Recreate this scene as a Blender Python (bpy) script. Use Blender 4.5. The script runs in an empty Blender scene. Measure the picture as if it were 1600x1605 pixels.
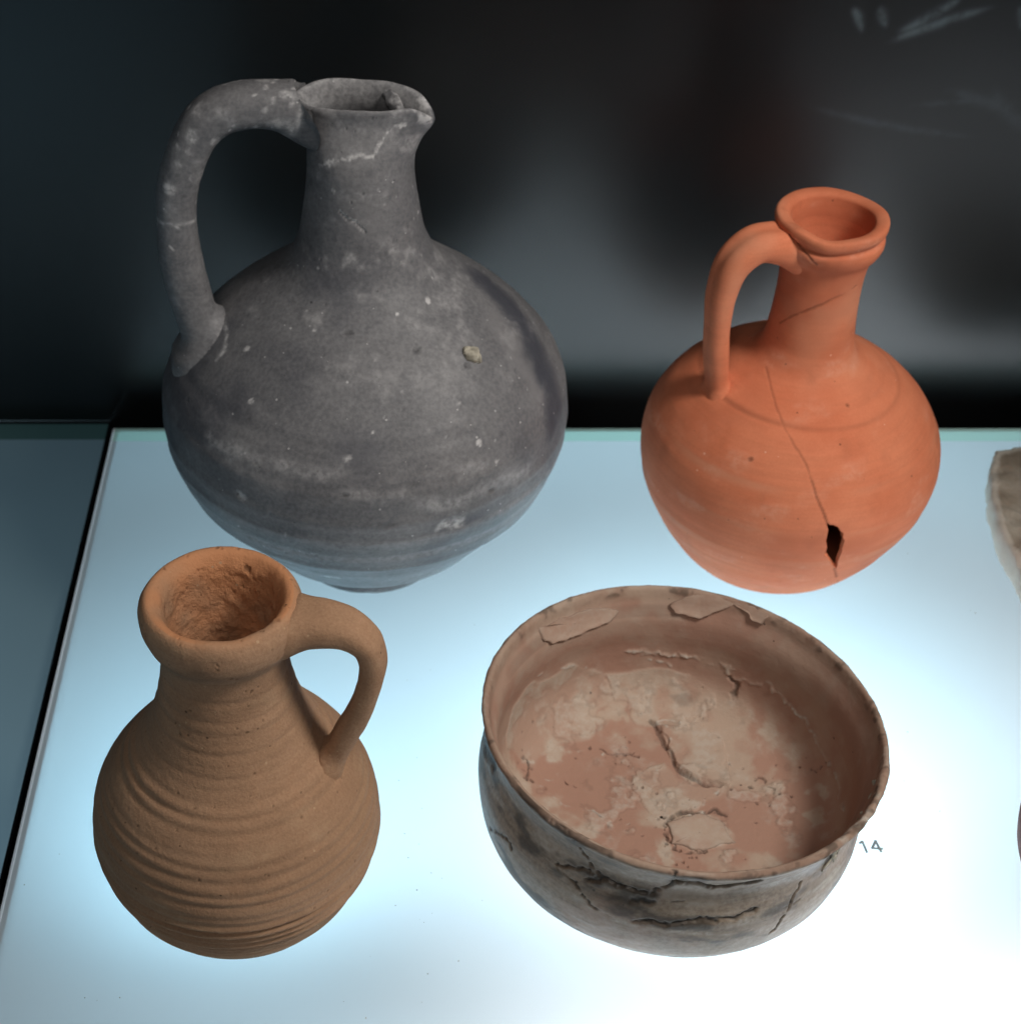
import bpy, math, random
import numpy as np

# ------------------------------------------------------------------ camera, world, lamps, exposure
SC = bpy.context.scene
COL = SC.collection
TH = math.radians(38.5)
DIST = 0.75
CAM = (0.0, -DIST * math.cos(TH), DIST * math.sin(TH))
cam_d = bpy.data.cameras.new('camera')
cam = bpy.data.objects.new('camera', cam_d)
COL.objects.link(cam)
cam.location = CAM
cam.rotation_euler = (math.radians(90) - TH, 0, 0)
cam_d.sensor_fit = 'HORIZONTAL'
cam_d.sensor_width = 36.0
cam_d.lens = 2700.0 * 36.0 / 1600.0
cam_d.shift_x = 150.0 / 1600.0
cam_d.clip_start = 0.02
cam_d.clip_end = 50
cam_d.dof.use_dof = True
cam_d.dof.focus_distance = 0.525
cam_d.dof.aperture_fstop = 22.0
SC.camera = cam

world = bpy.data.worlds.new('World')
SC.world = world
world.use_nodes = True
bg = world.node_tree.nodes['Background']
bg.inputs[0].default_value = (0.75, 0.88, 1.0, 1)
bg.inputs[1].default_value = 0.035

SC.view_settings.view_transform = 'Standard'
SC.view_settings.look = 'None'
SC.view_settings.exposure = 0.0
SC.view_settings.gamma = 1.0
SC.render.engine = 'CYCLES'
SC.cycles.use_denoising = True
SC.cycles.max_bounces = 8
SC.cycles.diffuse_bounces = 5
SC.cycles.sample_clamp_indirect = 4.0


def look_at(o, target):
    import mathutils
    d = mathutils.Vector(target) - o.location
    o.rotation_euler = d.to_track_quat('-Z', 'Y').to_euler()


def spot(name, loc, target, watts, size_deg, blend, radius, colour):
    d = bpy.data.lights.new(name, 'SPOT')
    d.energy = watts
    d.spot_size = math.radians(size_deg)
    d.spot_blend = blend
    d.shadow_soft_size = radius
    d.color = colour
    o = bpy.data.objects.new(name, d)
    COL.objects.link(o)
    o.location = loc
    look_at(o, target)
    return o


def area(name, loc, target, watts, size, colour):
    d = bpy.data.lights.new(name, 'AREA')
    d.energy = watts
    d.shape = 'DISK'
    d.size = size
    d.color = colour
    o = bpy.data.objects.new(name, d)
    COL.objects.link(o)
    o.location = loc
    look_at(o, target)
    return o


# halogen spot in the ceiling of the display case
spot('case_or_fill_spot', (0.44, -0.36, 0.70), (0.03, -0.13, 0.08), 17.3, 50, 0.8, 0.090, (1.0, 0.95, 0.89))
spot('case_or_fill_spot', (-0.05, -0.75, 0.78), (0.03, -0.10, 0.07), 6.5, 34, 0.9, 0.12, (1.0, 0.95, 0.90))  # front fill added to lighten the shaded sides, no lamp of the case
# the lamps inside the light box, under the frosted glass: whiter at the front right, bluer at the back and left
for lx, ly, lr, lg, lbl in ((-0.08, -0.16, 0.032, 0.054, 0.066), (-0.09, 0.030, 0.080, 0.148, 0.184), (0.06, 0.020, 0.056, 0.074, 0.084),
                            (0.16, -0.15, 0.140, 0.144, 0.146), (0.17, 0.030, 0.235, 0.390, 0.460), (0.31, -0.25, 0.880, 0.870, 0.880), (0.07, -0.265, 0.34, 0.36, 0.37)):
    area('light_box_lamp', (lx, ly, -0.27), (lx, ly, 0.0), lbl, 0.066, (lr / lbl, lg / lbl, 1.0))


# ------------------------------------------------------------------ numpy helpers
def hash3(i, j, k, seed):
    h = (i * 374761393 + j * 668265263 + k * 2147483647 + seed * 1274126177) & 0xFFFFFFFF
    h = ((h ^ (h >> 13)) * 1274126177) & 0xFFFFFFFF
    h = (h ^ (h >> 16)) & 0xFFFFFFFF
    return h.astype(np.float64) / 4294967295.0


def vnoise(P, freq, seed=0):
    q = np.asarray(P, float) * np.asarray(freq, float) + 1000.0
    i = np.floor(q).astype(np.int64)
    f = q - i
    f = f * f * (3 - 2 * f)
    out = 0
    for a in (0, 1):
        for b in (0, 1):
            for c in (0, 1):
                w = (f[..., 0] if a else 1 - f[..., 0]) * (f[..., 1] if b else 1 - f[..., 1]) * (f[..., 2] if c else 1 - f[..., 2])
                out = out + w * hash3(i[..., 0] + a, i[..., 1] + b, i[..., 2] + c, seed)
    return out * 2 - 1


def fbm(P, freq, octs=3, seed=0):
    out, amp, tot = 0, 1.0, 0
    for o in range(octs):
        out = out + amp * vnoise(P, freq * 2 ** o, seed + 17 * o)
        tot += amp
        amp *= 0.5
    return out / tot


def sstep(a, b, x):
    t = np.clip((x - a) / (b - a), 0, 1)
    return t * t * (3 - 2 * t)


def spline(ctrl, ds=None, n=None):
    """centripetal Catmull-Rom through the points, resampled evenly"""
    P = np.asarray(ctrl, float)
    P = np.vstack([2 * P[0] - P[1], P, 2 * P[-1] - P[-2]])
    out = []
    for k in range(1, len(P) - 2):
        p0, p1, p2, p3 = P[k - 1:k + 3]
        t = [0.0]
        for a, b in ((p0, p1), (p1, p2), (p2, p3)):
            t.append(t[-1] + max(np.linalg.norm(b - a), 1e-7) ** 0.5)
        tt = np.linspace(t[1], t[2], 24, endpoint=False)[:, None]
        A1 = (t[1] - tt) / (t[1] - t[0]) * p0 + (tt - t[0]) / (t[1] - t[0]) * p1
        A2 = (t[2] - tt) / (t[2] - t[1]) * p1 + (tt - t[1]) / (t[2] - t[1]) * p2
        A3 = (t[3] - tt) / (t[3] - t[2]) * p2 + (tt - t[2]) / (t[3] - t[2]) * p3
        B1 = (t[2] - tt) / (t[2] - t[0]) * A1 + (tt - t[0]) / (t[2] - t[0]) * A2
        B2 = (t[3] - tt) / (t[3] - t[1]) * A2 + (tt - t[1]) / (t[3] - t[1]) * A3
        out.append((t[2] - tt) / (t[2] - t[1]) * B1 + (tt - t[1]) / (t[2] - t[1]) * B2)
    C = np.vstack(out + [P[-2][None]])
    L = np.concatenate([[0], np.cumsum(np.linalg.norm(np.diff(C[:, :2 if C.shape[1] < 4 else 3], axis=0), axis=1))])
    m = n or max(4, int(L[-1] / ds) + 1)
    s = np.linspace(0, L[-1], m)
    return np.stack([np.interp(s, L, C[:, i]) for i in range(C.shape[1])], -1)


def grid_normals(V):
    """V is rows x cols x 3, periodic in cols"""
    du = np.roll(V, -1, 1) - np.roll(V, 1, 1)
    dv = np.gradient(V, axis=0)
    n = np.cross(du, dv)
    l = np.linalg.norm(n, axis=-1, keepdims=True)
    return n / np.maximum(l, 1e-12)


def mesh_from(name, verts, faces, mat, parent=None, normals=None, attrs=None, smooth=True):
    me = bpy.data.meshes.new(name)
    verts = np.asarray(verts, float)
    if isinstance(faces, np.ndarray):
        k = faces.shape[1]
        me.vertices.add(len(verts))
        me.vertices.foreach_set('co', verts.ravel())
        me.loops.add(faces.size)
        me.loops.foreach_set('vertex_index', faces.ravel().astype(np.int32))
        me.polygons.add(len(faces))
        me.polygons.foreach_set('loop_start', np.arange(0, faces.size, k, dtype=np.int32))
        me.update(calc_edges=True)
    else:
        me.from_pydata([tuple(v) for v in verts], [], faces)
    me.validate()
    me.polygons.foreach_set('use_smooth', [smooth] * len(me.polygons))
    for an, av in (attrs or {}).items():
        a = me.attributes.new(an, 'FLOAT', 'POINT')
        a.data.foreach_set('value', np.asarray(av, np.float32))
    if normals is not None:
        me.normals_split_custom_set_from_vertices(normals)
    me.materials.append(mat)
    o = bpy.data.objects.new(name, me)
    COL.objects.link(o)
    if parent is not None:
        o.parent = parent
    return o


def thing(name, label, cat, loc=(0, 0, 0), rotz=0.0, group=None):
    o = bpy.data.objects.new(name, None)
    o.empty_display_size = 0.02
    COL.objects.link(o)
    o.location = loc
    o.rotation_euler = (0, 0, rotz)
    o['label'] = label
    o['category'] = cat
    if group:
        o['group'] = group
    return o


def seg_dist(P, poly):
    """distance of the points P to a 3D polyline"""
    best = np.full(len(P), 1e9)
    poly = np.asarray(poly, float)
    lo, hi = poly.min(0) - 0.008, poly.max(0) + 0.008
    idx = np.where(((P > lo) & (P < hi)).all(1))[0]
    Q = P[idx]
    b = np.full(len(Q), 1e9)
    for k in range(len(poly) - 1):
        a, c = poly[k], poly[k + 1]
        ab = c - a
        t = np.clip(((Q - a) @ ab) / max(ab @ ab, 1e-12), 0, 1)
        b = np.minimum(b, np.linalg.norm(Q - (a + t[:, None] * ab), axis=1))
    best[idx] = b
    return best


class Pot:
    """a thrown pot: a closed wall profile turned about z, then bent by hand"""

    def __init__(self, ctrl, ds, ncol, lip):
        self.prof = spline(ctrl, ds=ds)
        self.R, self.N = len(self.prof), ncol
        L = np.argmin(np.linalg.norm(self.prof - np.asarray(lip), axis=1))
        self.outer_rows = np.arange(self.R) <= L
        ph = np.linspace(-math.pi, math.pi, ncol, endpoint=False)
        self.ph = np.broadcast_to(ph[None], (self.R, ncol)).copy()
        r, z = self.prof[:, 0:1], self.prof[:, 1:2]
        self.V = np.stack([r * np.cos(self.ph), r * np.sin(self.ph), z + 0 * self.ph], -1)
        self.outer = np.broadcast_to(self.outer_rows[:, None], (self.R, ncol))
        self.z0 = np.broadcast_to(z, (self.R, ncol))
        self.attrs = {}

    def normals(self):
        return grid_normals(self.V)

    def push(self, d):
        self.V = self.V + self.normals() * d[..., None]

    def attr(self, name, val):
        self.attrs[name] = np.maximum(self.attrs.get(name, 0.0 * self.ph), val)

    def flat(self):
        return self.V.reshape(-1, 3)

    def outer_r(self):
        """(z, r) table of the outside wall"""
        p = self.prof[self.outer_rows]
        return p[:, 1], p[:, 0]

    def build(self, spans, mat, parent, hole=None):
        """spans: list of (part name, label, function(row z, is_outer) -> bool); first match wins"""
        N = self.N
        nrm = -self.normals() if False else self.normals()
        zrow = 0.5 * (self.prof[1:, 1] + self.prof[:-1, 1])
        orow = self.outer_rows[:-1]
        left = np.ones(self.R - 1, bool)
        V, NN = self.flat(), nrm.reshape(-1, 3)
        objs = []
        for pname, plabel, fn in spans:
            rows = np.where(left & np.array([bool(fn(z, o)) for z, o in zip(zrow, orow)]))[0]
            left[rows] = False
            if not len(rows):
                continue
            i = rows[:, None] * N
            c = np.arange(N)[None]
            c2 = (c + 1) % N
            q = np.stack([i + c, i + c2, i + N + c2, i + N + c], -1).reshape(-1, 4)
            if hole is not None:
                q = q[~hole[q].all(1)]
            used, inv = np.unique(q, return_inverse=True)
            q = inv.reshape(-1, 4)
            o = mesh_from(pname, V[used], q, mat, parent, NN[used], {k: v.reshape(-1)[used] for k, v in self.attrs.items()})
            if plabel:
                o['label'] = plabel
            objs.append(o)
        return objs


def handle_mesh(path, az, zr, ncirc=56, ds=0.0011, flat=0.9, groove=0.0, seat=0.0010, flare=(0.003, 0.003), disp=None, lat=1.0, fl_len=0.010, fil=(0.3, 0.3), fil_h=0.006):
    """strap handle: path of (radius from axis, z, half width); ends seated just under the wall"""
    C = spline([(p[0], p[1], p[2]) for p in path], ds=ds)
    n = len(C)
    T = np.gradient(C[:, :2], axis=0)
    T /= np.linalg.norm(T, axis=1, keepdims=True)
    nin = np.stack([-T[:, 1], T[:, 0]], -1)
    a = np.linspace(0, 2 * math.pi, ncirc, endpoint=False)
    s = np.linspace(0, 1, n)
    Lt = ds * n
    w = C[:, 2] + flare[0] * np.exp(-(s * Lt / fl_len) ** 2) + flare[1] * np.exp(-((1 - s) * Lt / fl_len) ** 2)
    ca, sa = np.cos(a), np.sin(a)
    # superellipse section, groove on the outer face
    e = 0.85
    u = np.sign(ca) * np.abs(ca) ** e
    v = np.sign(sa) * np.abs(sa) ** e
    u = u * (1 - groove * np.exp(-(v / 0.35) ** 2) * (np.abs(ca) > 0.2))
    rho = C[:, 0:1] + nin[:, 0:1] * u[None] * w[:, None] * flat
    z = C[:, 1:2] + nin[:, 1:2] * u[None] * w[:, None] * flat
    y = v[None] * w[:, None] * lat + 0 * rho
    V = np.stack([rho, y, z], -1)
    if disp is not None:
        nn = grid_normals(V)
        sign = np.sign((nn * (V - V.mean(1, keepdims=True))).sum(-1).mean())
        V = V + nn * sign * disp(V)[..., None]
    # the clay is smeared out where the strap meets the wall
    cen = np.stack([C[:, 0], 0 * C[:, 0], C[:, 1]], -1)[:, None, :]
    hgt = np.hypot(V[..., 0], V[..., 1]) - np.interp(V[..., 2], zr[0], zr[1])
    fl_ = fil[0] + (fil[1] - fil[0]) * s[:, None]
    ex = 1 + fl_ * np.clip(1 - hgt / fil_h, 0, 1) ** 2
    V = cen + (V - cen) * ex[..., None]
    # seat the ends on the wall
    rr = np.hypot(V[..., 0], V[..., 1])
    ro = np.interp(V[..., 2], zr[0], zr[1]) - seat
    k = np.where(rr < ro, ro / np.maximum(rr, 1e-6), 1.0)
    V[..., 0] *= k
    V[..., 1] *= k
    ca, sa = math.cos(az), math.sin(az)
    W = np.stack([V[..., 0] * ca - V[..., 1] * sa, V[..., 0] * sa + V[..., 1] * ca, V[..., 2]], -1)
    i = np.arange(n - 1)[:, None] * ncirc
    c = np.arange(ncirc)[None]
    c2 = (c + 1) % ncirc
    q = np.stack([i + c, i + ncirc + c, i + ncirc + c2, i + c2], -1).reshape(-1, 4)
    return W, q, np.repeat(s, ncirc), np.tile(a, n)


# marks on the pots, as points on their surfaces in tenths of a millimetre from each pot's foot
MARKS = {
 'grey_jug': {
  'crease': [(-448,-574,509),(-382,-601,482),(-313,-638,477),(-214,-683,484),(-117,-709,487),(-21,-720,490),(75,-715,490),(170,-691,479),(266,-648,461),(352,-592,442),(443,-462,376)],
  'neckcrack': [(-143,-120,1844),(-108,-148,1863),(-73,-162,1883),(-32,-169,1901),(5,-169,1908),(50,-166,1902),(65,-158,1917),(83,-150,1952),(117,-142,1979),(172,-115,1985)],
  'seam': [(-186,11,2007),(-187,-127,2042),(-198,-118,1997),(-197,-113,1953)],
  'scratch': [(-71,-189,1700),(-44,-200,1681),(-19,-207,1669),(1,-209,1652),(17,-209,1640)],
  'scr2': [(-43,-196,1704),(13,-208,1655)],
  'base': [(-140,-185,1512),(-58,-224,1518),(22,-230,1522),(102,-206,1524),(182,-138,1522)],
  'tan': [(9,-206,1676)],
  'stone': [(399,-358,1202)],
  'pit': [(391,-398,1181)],
  'spots': [(-44,-728,1003),(334,-726,716),(-440,-668,789),(-127,-575,319)],
  'pits': [(-328,-732,756),(475,-641,798),(102,-797,761),(-455,-658,790),(-47,-381,1315),(199,-415,1262),(391,-396,1183),(-56,-785,889)],
  'dots': [(129,-313,1354),(-394,-510,1104),(42,-666,1075),(429,-603,981),(492,-601,902),(-418,-319,1207),(206,-47,1623),(245,-232,1358)],
  'blue': [(443,93,1267),(535,23,1202),(630,-99,1107),(706,-219,984),(720,-320,878)],
  'streak': [(492,-145,1221),(551,-219,1156),(610,-285,1072),(659,-322,997)],
  'band': [(-554,-530,942),(-332,-678,965),(-101,-749,962),(126,-748,955),(355,-678,937),(545,-550,913)],
  'band2': [(-196,-772,835),(-11,-796,848),(194,-771,849),(403,-687,813),(597,-529,795)],
  'root': [(-561,-106,1281),(-553,-1,1188),(-549,-115,1203)],
  'root2': [(-518,-137,1202),(-501,-211,1194),(-514,-271,1162),(-543,-289,1132)],
 },
 'red_jug': {
  'ring': [(-307,-229,883),(-222,-316,884),(-65,-383,885),(30,-390,884),(155,-365,881),(294,-288,870)],
  'crack': [(-158,-134,986),(-148,-202,958),(-141,-275,926),(-126,-337,899),(-112,-386,875),(-79,-446,836),(-43,-497,791),(-19,-538,741),(2,-567,688),(30,-589,635),(52,-599,585)],
  'crack2': [(129,-545,324),(153,-501,254),(199,-393,121)],
  'neck': [(-121,-94,1162),(-90,-131,1211),(-48,-160,1251),(-2,-176,1289),(51,-177,1325),(129,-144,1354)],
  'lip': [(-174,-153,1560),(-127,-153,1537),(-91,-185,1526),(-73,-200,1508),(-49,-214,1484)],
  'hole': [(52,-599,588),(77,-598,580),(96,-596,570),(115,-595,538),(132,-591,497),(127,-587,455),(133,-573,405),(126,-567,375),(136,-539,316),(108,-563,356),(84,-580,399),(65,-590,430),(67,-598,471),(55,-603,513),(59,-602,553)],
  'dot': [(134,-296,921),(-236,-443,780)],
  'streak': [(-387,-373,294),(-146,-553,363),(84,-589,432),(327,-513,537)],
  'shade': [(-49,-209,992)],
 },
 'cracked_bowl': {
  'groove': [(18,448,66),(45,406,59),(53,354,55),(77,260,54),(119,202,52),(174,168,53),(250,155,53)],
  'c1': [(-473,244,124),(-463,210,101),(-470,143,93)],
  'c2': [(-339,169,64),(-289,137,60)],
  'c3': [(17,-30,53),(55,11,53),(102,32,53),(145,11,52),(189,41,52),(233,-3,52)],
  'c4': [(7,-53,53),(19,-107,55),(32,-144,55),(79,-157,54),(132,-155,54)],
  'ridge': [(-75,603,296),(-14,608,279),(105,602,268),(208,579,267),(277,550,253),(312,529,230),(376,491,235),(427,452,247),(488,383,227),(531,316,214),(561,259,207),(585,186,185),(605,112,183),(613,40,173),(610,-55,170)],
  'c5': [(308,530,223),(325,513,194),(316,500,154)],
  'c6': [(551,171,116),(575,161,143),(596,146,182)],
  'c7': [(363,190,56),(394,167,57),(414,120,58),(426,61,57)],
  'c8': [(-189,320,61),(-144,301,58),(-85,309,56),(-51,297,55)],
  'pA': [(-526,267,295),(-405,435,321),(-268,537,288),(-166,569,209),(-140,535,126),(-206,417,77),(-354,314,84),(-453,221,98),(-537,199,205)],
  'pB': [(-153,568,193),(14,599,213),(168,578,199),(245,530,148),(245,490,104),(107,458,69),(-35,471,73),(-140,518,109)],
  'pG': [(77,550,118),(159,546,131),(170,520,107),(111,511,89)],
  'pC': [(-61,200,55),(48,247,54),(133,181,52),(229,131,52),(123,20,53),(-37,-11,54),(-83,94,54)],
  'pD': [(24,-24,53),(122,11,53),(207,-24,52),(239,-111,52),(80,-149,54),(27,-127,55)],
  'pE': [(35,454,67),(175,441,70),(258,351,62),(260,161,53),(135,202,52),(75,278,54)],
  'pP': [(-422,133,77),(-237,302,63),(-88,277,56),(-69,124,54),(-134,-84,55),(-304,29,59)],
  'F1': [(-430,450,541),(-412,442,488),(-382,460,461),(-278,532,444),(-158,591,454),(-135,613,486),(-220,593,520),(-340,525,525)],
  'F2': [(72,640,487),(90,626,459),(147,618,454),(182,609,450),(247,607,485),(284,606,523),(234,633,536),(110,648,521)],
  'F3': [(271,613,527),(322,586,510),(356,562,486),(398,535,486),(402,542,516),(343,589,530)],
  'F4': [(-184,610,520),(-88,635,507),(-78,648,548)],
  'o1': [(-438,-473,588),(-416,-497,586),(-393,-525,577),(-361,-529,525),(-333,-534,486),(-311,-545,444),(-287,-562,422)],
  'o2': [(-415,-485,391),(-382,-507,405),(-345,-531,415),(-307,-553,420)],
  'o3': [(-328,-549,387),(-268,-572,422),(-220,-595,413),(-172,-613,405),(-133,-624,405),(-88,-629,442),(-64,-643,490)],
  'o4': [(-43,-165,56),(-15,-204,56),(-81,-649,563),(-73,-669,551),(-60,-644,491)],
  'o5': [(-73,-640,486),(-8,-654,500),(55,-646,469),(112,-647,483),(191,-637,488)],
  'o6': [(97,-183,54),(120,-211,54),(151,-225,55)],
  'o7': [(-174,-637,285),(-117,-650,304),(-78,-657,298),(-10,-659,319),(49,-658,324),(130,-648,327),(181,-636,328),(201,-628,339)],
  'o8': [(348,-559,378),(331,-577,329),(314,-596,283),(292,-605,237),(269,-610,195)],
  'o9': [(-613,-195,222),(-582,-292,301),(-558,-336,322),(-553,-347,296)],
  'o10': [(-410,-494,377),(-352,-543,359),(-312,-579,309),(-272,-601,289),(-237,-615,270)],
  'o11': [(-630,118,352),(-619,-39,422),(-602,-127,454)],
  'o12': [(-189,-617,366),(-161,-622,379),(-131,-630,379)],
  'o13': [(-4,-646,378),(-20,-642,397)],
  'n1': [(212,-655,535),(329,-591,538),(420,-534,531),(504,-415,453)],
 },
 'brown_jug': {
  'root': [(286,-122,750),(308,-122,722),(344,-119,732)],
  'deep': [(-163,-351,640),(-29,-405,617),(104,-411,585),(236,-357,579)],
  'patch': [(252,-390,455),(366,-293,428)],
 },
}


def mk(pot, key, P=None):
    m = np.array(MARKS[pot][key], float) * 1e-4
    if P is not None:
        m = np.array([P[((P - q) ** 2).sum(1).argmin()] for q in m])
    return m


def line_mask(P, pts, width, wob=0.0006, freq=260, seed=1, soft=0.6):
    """crack or smear along a line on the surface, edges roughened"""
    Q = P + wob * np.stack([vnoise(P, freq, seed), vnoise(P, freq, seed + 1), vnoise(P, freq, seed + 2)], -1)
    Q = Q + 0.45 * wob * np.stack([vnoise(P, 3.1 * freq, seed + 3), vnoise(P, 3.1 * freq, seed + 4), vnoise(P, 3.1 * freq, seed + 5)], -1)
    dd = seg_dist(Q, pts)
    return sstep(width * (1 + soft), width * (1 - soft), dd)


def dot_mask(P, c, rad, wob=0.3, freq=500, seed=2, soft=0.35):
    dd = np.linalg.norm(P - c, axis=1)
    near = dd < rad * 3
    m = np.zeros(len(P))
    q = dd[near] + rad * wob * vnoise(P[near], freq, seed)
    m[near] = sstep(rad * (1 + soft), rad * (1 - soft), q)
    return m


def poly_mask(P, pts, wob=0.0, freq=200, seed=3, soft=0.0004, depth=0.012, grow=0.0):
    """inside of an outline lying on the surface"""
    c = pts.mean(0)
    u, sv, vt = np.linalg.svd(pts - c)
    e1, e2, e3 = vt
    near = np.linalg.norm(P - c, axis=1) < np.linalg.norm(pts - c, axis=1).max() * 1.3 + 0.004
    m = np.zeros(len(P))
    Q = P[near]
    if wob:
        Q = Q + wob * np.stack([vnoise(Q, freq, seed), vnoise(Q, freq, seed + 1), vnoise(Q, freq, seed + 2)], -1)
    D = Q - c
    x, y, h = D @ e1, D @ e2, D @ e3
    px, py = (pts - c) @ e1, (pts - c) @ e2
    ins = np.zeros(len(Q), bool)
    best = np.full(len(Q), 1e9)
    n = len(pts)
    for k in range(n):
        x1, y1, x2, y2 = px[k], py[k], px[(k + 1) % n], py[(k + 1) % n]
        cr = ((y1 > y) != (y2 > y)) & (x < (x2 - x1) * (y - y1) / (y2 - y1 + 1e-15) + x1)
        ins ^= cr
        t = np.clip(((x - x1) * (x2 - x1) + (y - y1) * (y2 - y1)) / ((x2 - x1) ** 2 + (y2 - y1) ** 2 + 1e-15), 0, 1)
        best = np.minimum(best, np.hypot(x - x1 - t * (x2 - x1), y - y1 - t * (y2 - y1)))
    sd = np.where(ins, best, -best) + grow
    m[near] = (sstep(-soft, soft, sd) if soft else (sd > 0)) * (np.abs(h) < depth)
    return m


# ------------------------------------------------------------------ materials
def new_mat(name):
    m = bpy.data.materials.new(name)
    m.use_nodes = True
    nt = m.node_tree
    return m, nt, nt.nodes['Principled BSDF']


def nd(nt, t, **kw):
    n = nt.nodes.new(t)
    for k, v in kw.items():
        setattr(n, k, v)
    return n


def mixc(nt, fac, a, b, mode='MIX'):
    n = nd(nt, 'ShaderNodeMix', data_type='RGBA', blend_type=mode)
    for sock, v in ((n.inputs[0], fac), (n.inputs[6], a), (n.inputs[7], b)):
        if isinstance(v, (int, float)):
            sock.default_value = v
        elif isinstance(v, tuple):
            sock.default_value = (*v, 1.0)
        else:
            nt.links.new(v, sock)
    return n.outputs[2]


def mth(nt, op, a, b=None, clamp=False):
    n = nd(nt, 'ShaderNodeMath', operation=op, use_clamp=clamp)
    for sock, v in zip(n.inputs, (a, b)):
        if v is None:
            continue
        if isinstance(v, (int, float)):
            sock.default_value = v
        else:
            nt.links.new(v, sock)
    return n.outputs[0]


def ramp(nt, fac, lo, hi):
    n = nd(nt, 'ShaderNodeMapRange', interpolation_type='SMOOTHSTEP')
    nt.links.new(fac, n.inputs[0])
    n.inputs[1].default_value = lo
    n.inputs[2].default_value = hi
    return n.outputs[0]


def clay(name, c1, c2, c3, pale, dark, tint, rough=0.75, spec=0.25, speck=0.0, pit=0.0, band=0.5, bump=0.00015, grain=900,
         tint2=(0.3, 0.3, 0.3), crumb=0.0, rough_tint=None, sheen_var=0.08, mottle=0.35):
    m, nt, bs = new_mat(name)
    tc = nd(nt, 'ShaderNodeTexCoord')
    obj = tc.outputs['Object']

    def noise(scale, detail=4, rough_=0.55, vec=obj, stretch=None):
        v = vec
        if stretch:
            mp = nd(nt, 'ShaderNodeMapping')
            mp.inputs['Scale'].default_value = stretch
            nt.links.new(v, mp.inputs[0])
            v = mp.outputs[0]
        n = nd(nt, 'ShaderNodeTexNoise')
        n.inputs['Scale'].default_value = scale
        n.inputs['Detail'].default_value = detail
        n.inputs['Roughness'].default_value = rough_
        nt.links.new(v, n.inputs['Vector'])
        return n.outputs['Fac']

    def at(n_):
        a = nd(nt, 'ShaderNodeAttribute', attribute_name=n_)
        return a.outputs['Fac']

    big = noise(28, 5, 0.6)
    mid = noise(110, 5, 0.6)
    strk = noise(1.0, 5, 0.65, stretch=(35, 35, 520))
    fine = noise(grain, 3, 0.6)
    c = mixc(nt, ramp(nt, big, 0.34, 0.66), c1, c2)
    c = mixc(nt, mth(nt, 'MULTIPLY', ramp(nt, mid, 0.48, 0.72), 0.65), c, c3)
    # throwing streaks and fine mottling of the clay
    c = mixc(nt, mth(nt, 'MULTIPLY', ramp(nt, strk, 0.35, 0.75), band * 0.55), c, mixc(nt, 0.5, c3, dark))
    c = mixc(nt, mottle, c, mixc(nt, ramp(nt, fine, 0.3, 0.7), mixc(nt, 0.4, c, dark), mixc(nt, 0.3, c, pale)))
    c = mixc(nt, mth(nt, 'MULTIPLY', at('tint'), 1.0, True), c, tint)
    c = mixc(nt, mth(nt, 'MULTIPLY', at('tint2'), 1.0, True), c, tint2)
    if speck > 0:
        vo = nd(nt, 'ShaderNodeTexVoronoi')
        vo.inputs['Scale'].default_value = 430
        nt.links.new(obj, vo.inputs['Vector'])
        sz = mth(nt, 'MULTIPLY', mth(nt, 'SUBTRACT', nd_sep(nt, vo.outputs['Color']), 1 - speck), 0.20 / speck)
        f = mth(nt, 'LESS_THAN', vo.outputs['Distance'], sz)
        c = mixc(nt, mth(nt, 'MULTIPLY', f, 0.75), c, pale)
    pitf = None
    if pit > 0:
        vo2 = nd(nt, 'ShaderNodeTexVoronoi')
        vo2.inputs['Scale'].default_value = 330
        mp = nd(nt, 'ShaderNodeMapping')
        mp.inputs['Location'].default_value = (3.1, 7.7, 1.3)
        nt.links.new(obj, mp.inputs[0])
        nt.links.new(mp.outputs[0], vo2.inputs['Vector'])
        sz = mth(nt, 'MULTIPLY', mth(nt, 'SUBTRACT', nd_sep(nt, vo2.outputs['Color']), 1 - pit), 0.16 / pit)
        pitf = mth(nt, 'LESS_THAN', vo2.outputs['Distance'], sz)
        c = mixc(nt, mth(nt, 'MULTIPLY', pitf, 0.7), c, dark)
    pn = mth(nt, 'MULTIPLY', at('pale'), mth(nt, 'ADD', 0.35, ramp(nt, noise(420, 4, 0.65), 0.35, 0.65)), True)
    c = mixc(nt, pn, c, pale)
    c = mixc(nt, mth(nt, 'MULTIPLY', at('dark'), 1.0, True), c, dark)
    nt.links.new(c, bs.inputs['Base Color'])
    rg = mth(nt, 'ADD', rough - sheen_var, mth(nt, 'MULTIPLY', mid, 2 * sheen_var))
    if rough_tint is not None:
        mxr = nd(nt, 'ShaderNodeMix', data_type='FLOAT')
        nt.links.new(mth(nt, 'MULTIPLY', at('gloss'), 1.0, True), mxr.inputs[0])
        nt.links.new(rg, mxr.inputs[2])
        mxr.inputs[3].default_value = rough_tint
        rg = mxr.outputs[0]
    nt.links.new(rg, bs.inputs['Roughness'])
    bs.inputs['Specular IOR Level'].default_value = spec
    h = mth(nt, 'ADD', mth(nt, 'MULTIPLY', fine, 0.6), mth(nt, 'MULTIPLY', noise(330, 4, 0.6), 0.9))
    h = mth(nt, 'ADD', h, mth(nt, 'MULTIPLY', strk, band))
    if crumb > 0:
        h = mth(nt, 'ADD', h, mth(nt, 'MULTIPLY', mth(nt, 'MULTIPLY', noise(520, 5, 0.75), at('rough')), crumb))
    if pitf is not None:
        h = mth(nt, 'SUBTRACT', h, mth(nt, 'MULTIPLY', pitf, 0.5))
    bp = nd(nt, 'ShaderNodeBump')
    bp.inputs['Strength'].default_value = 1.0
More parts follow.
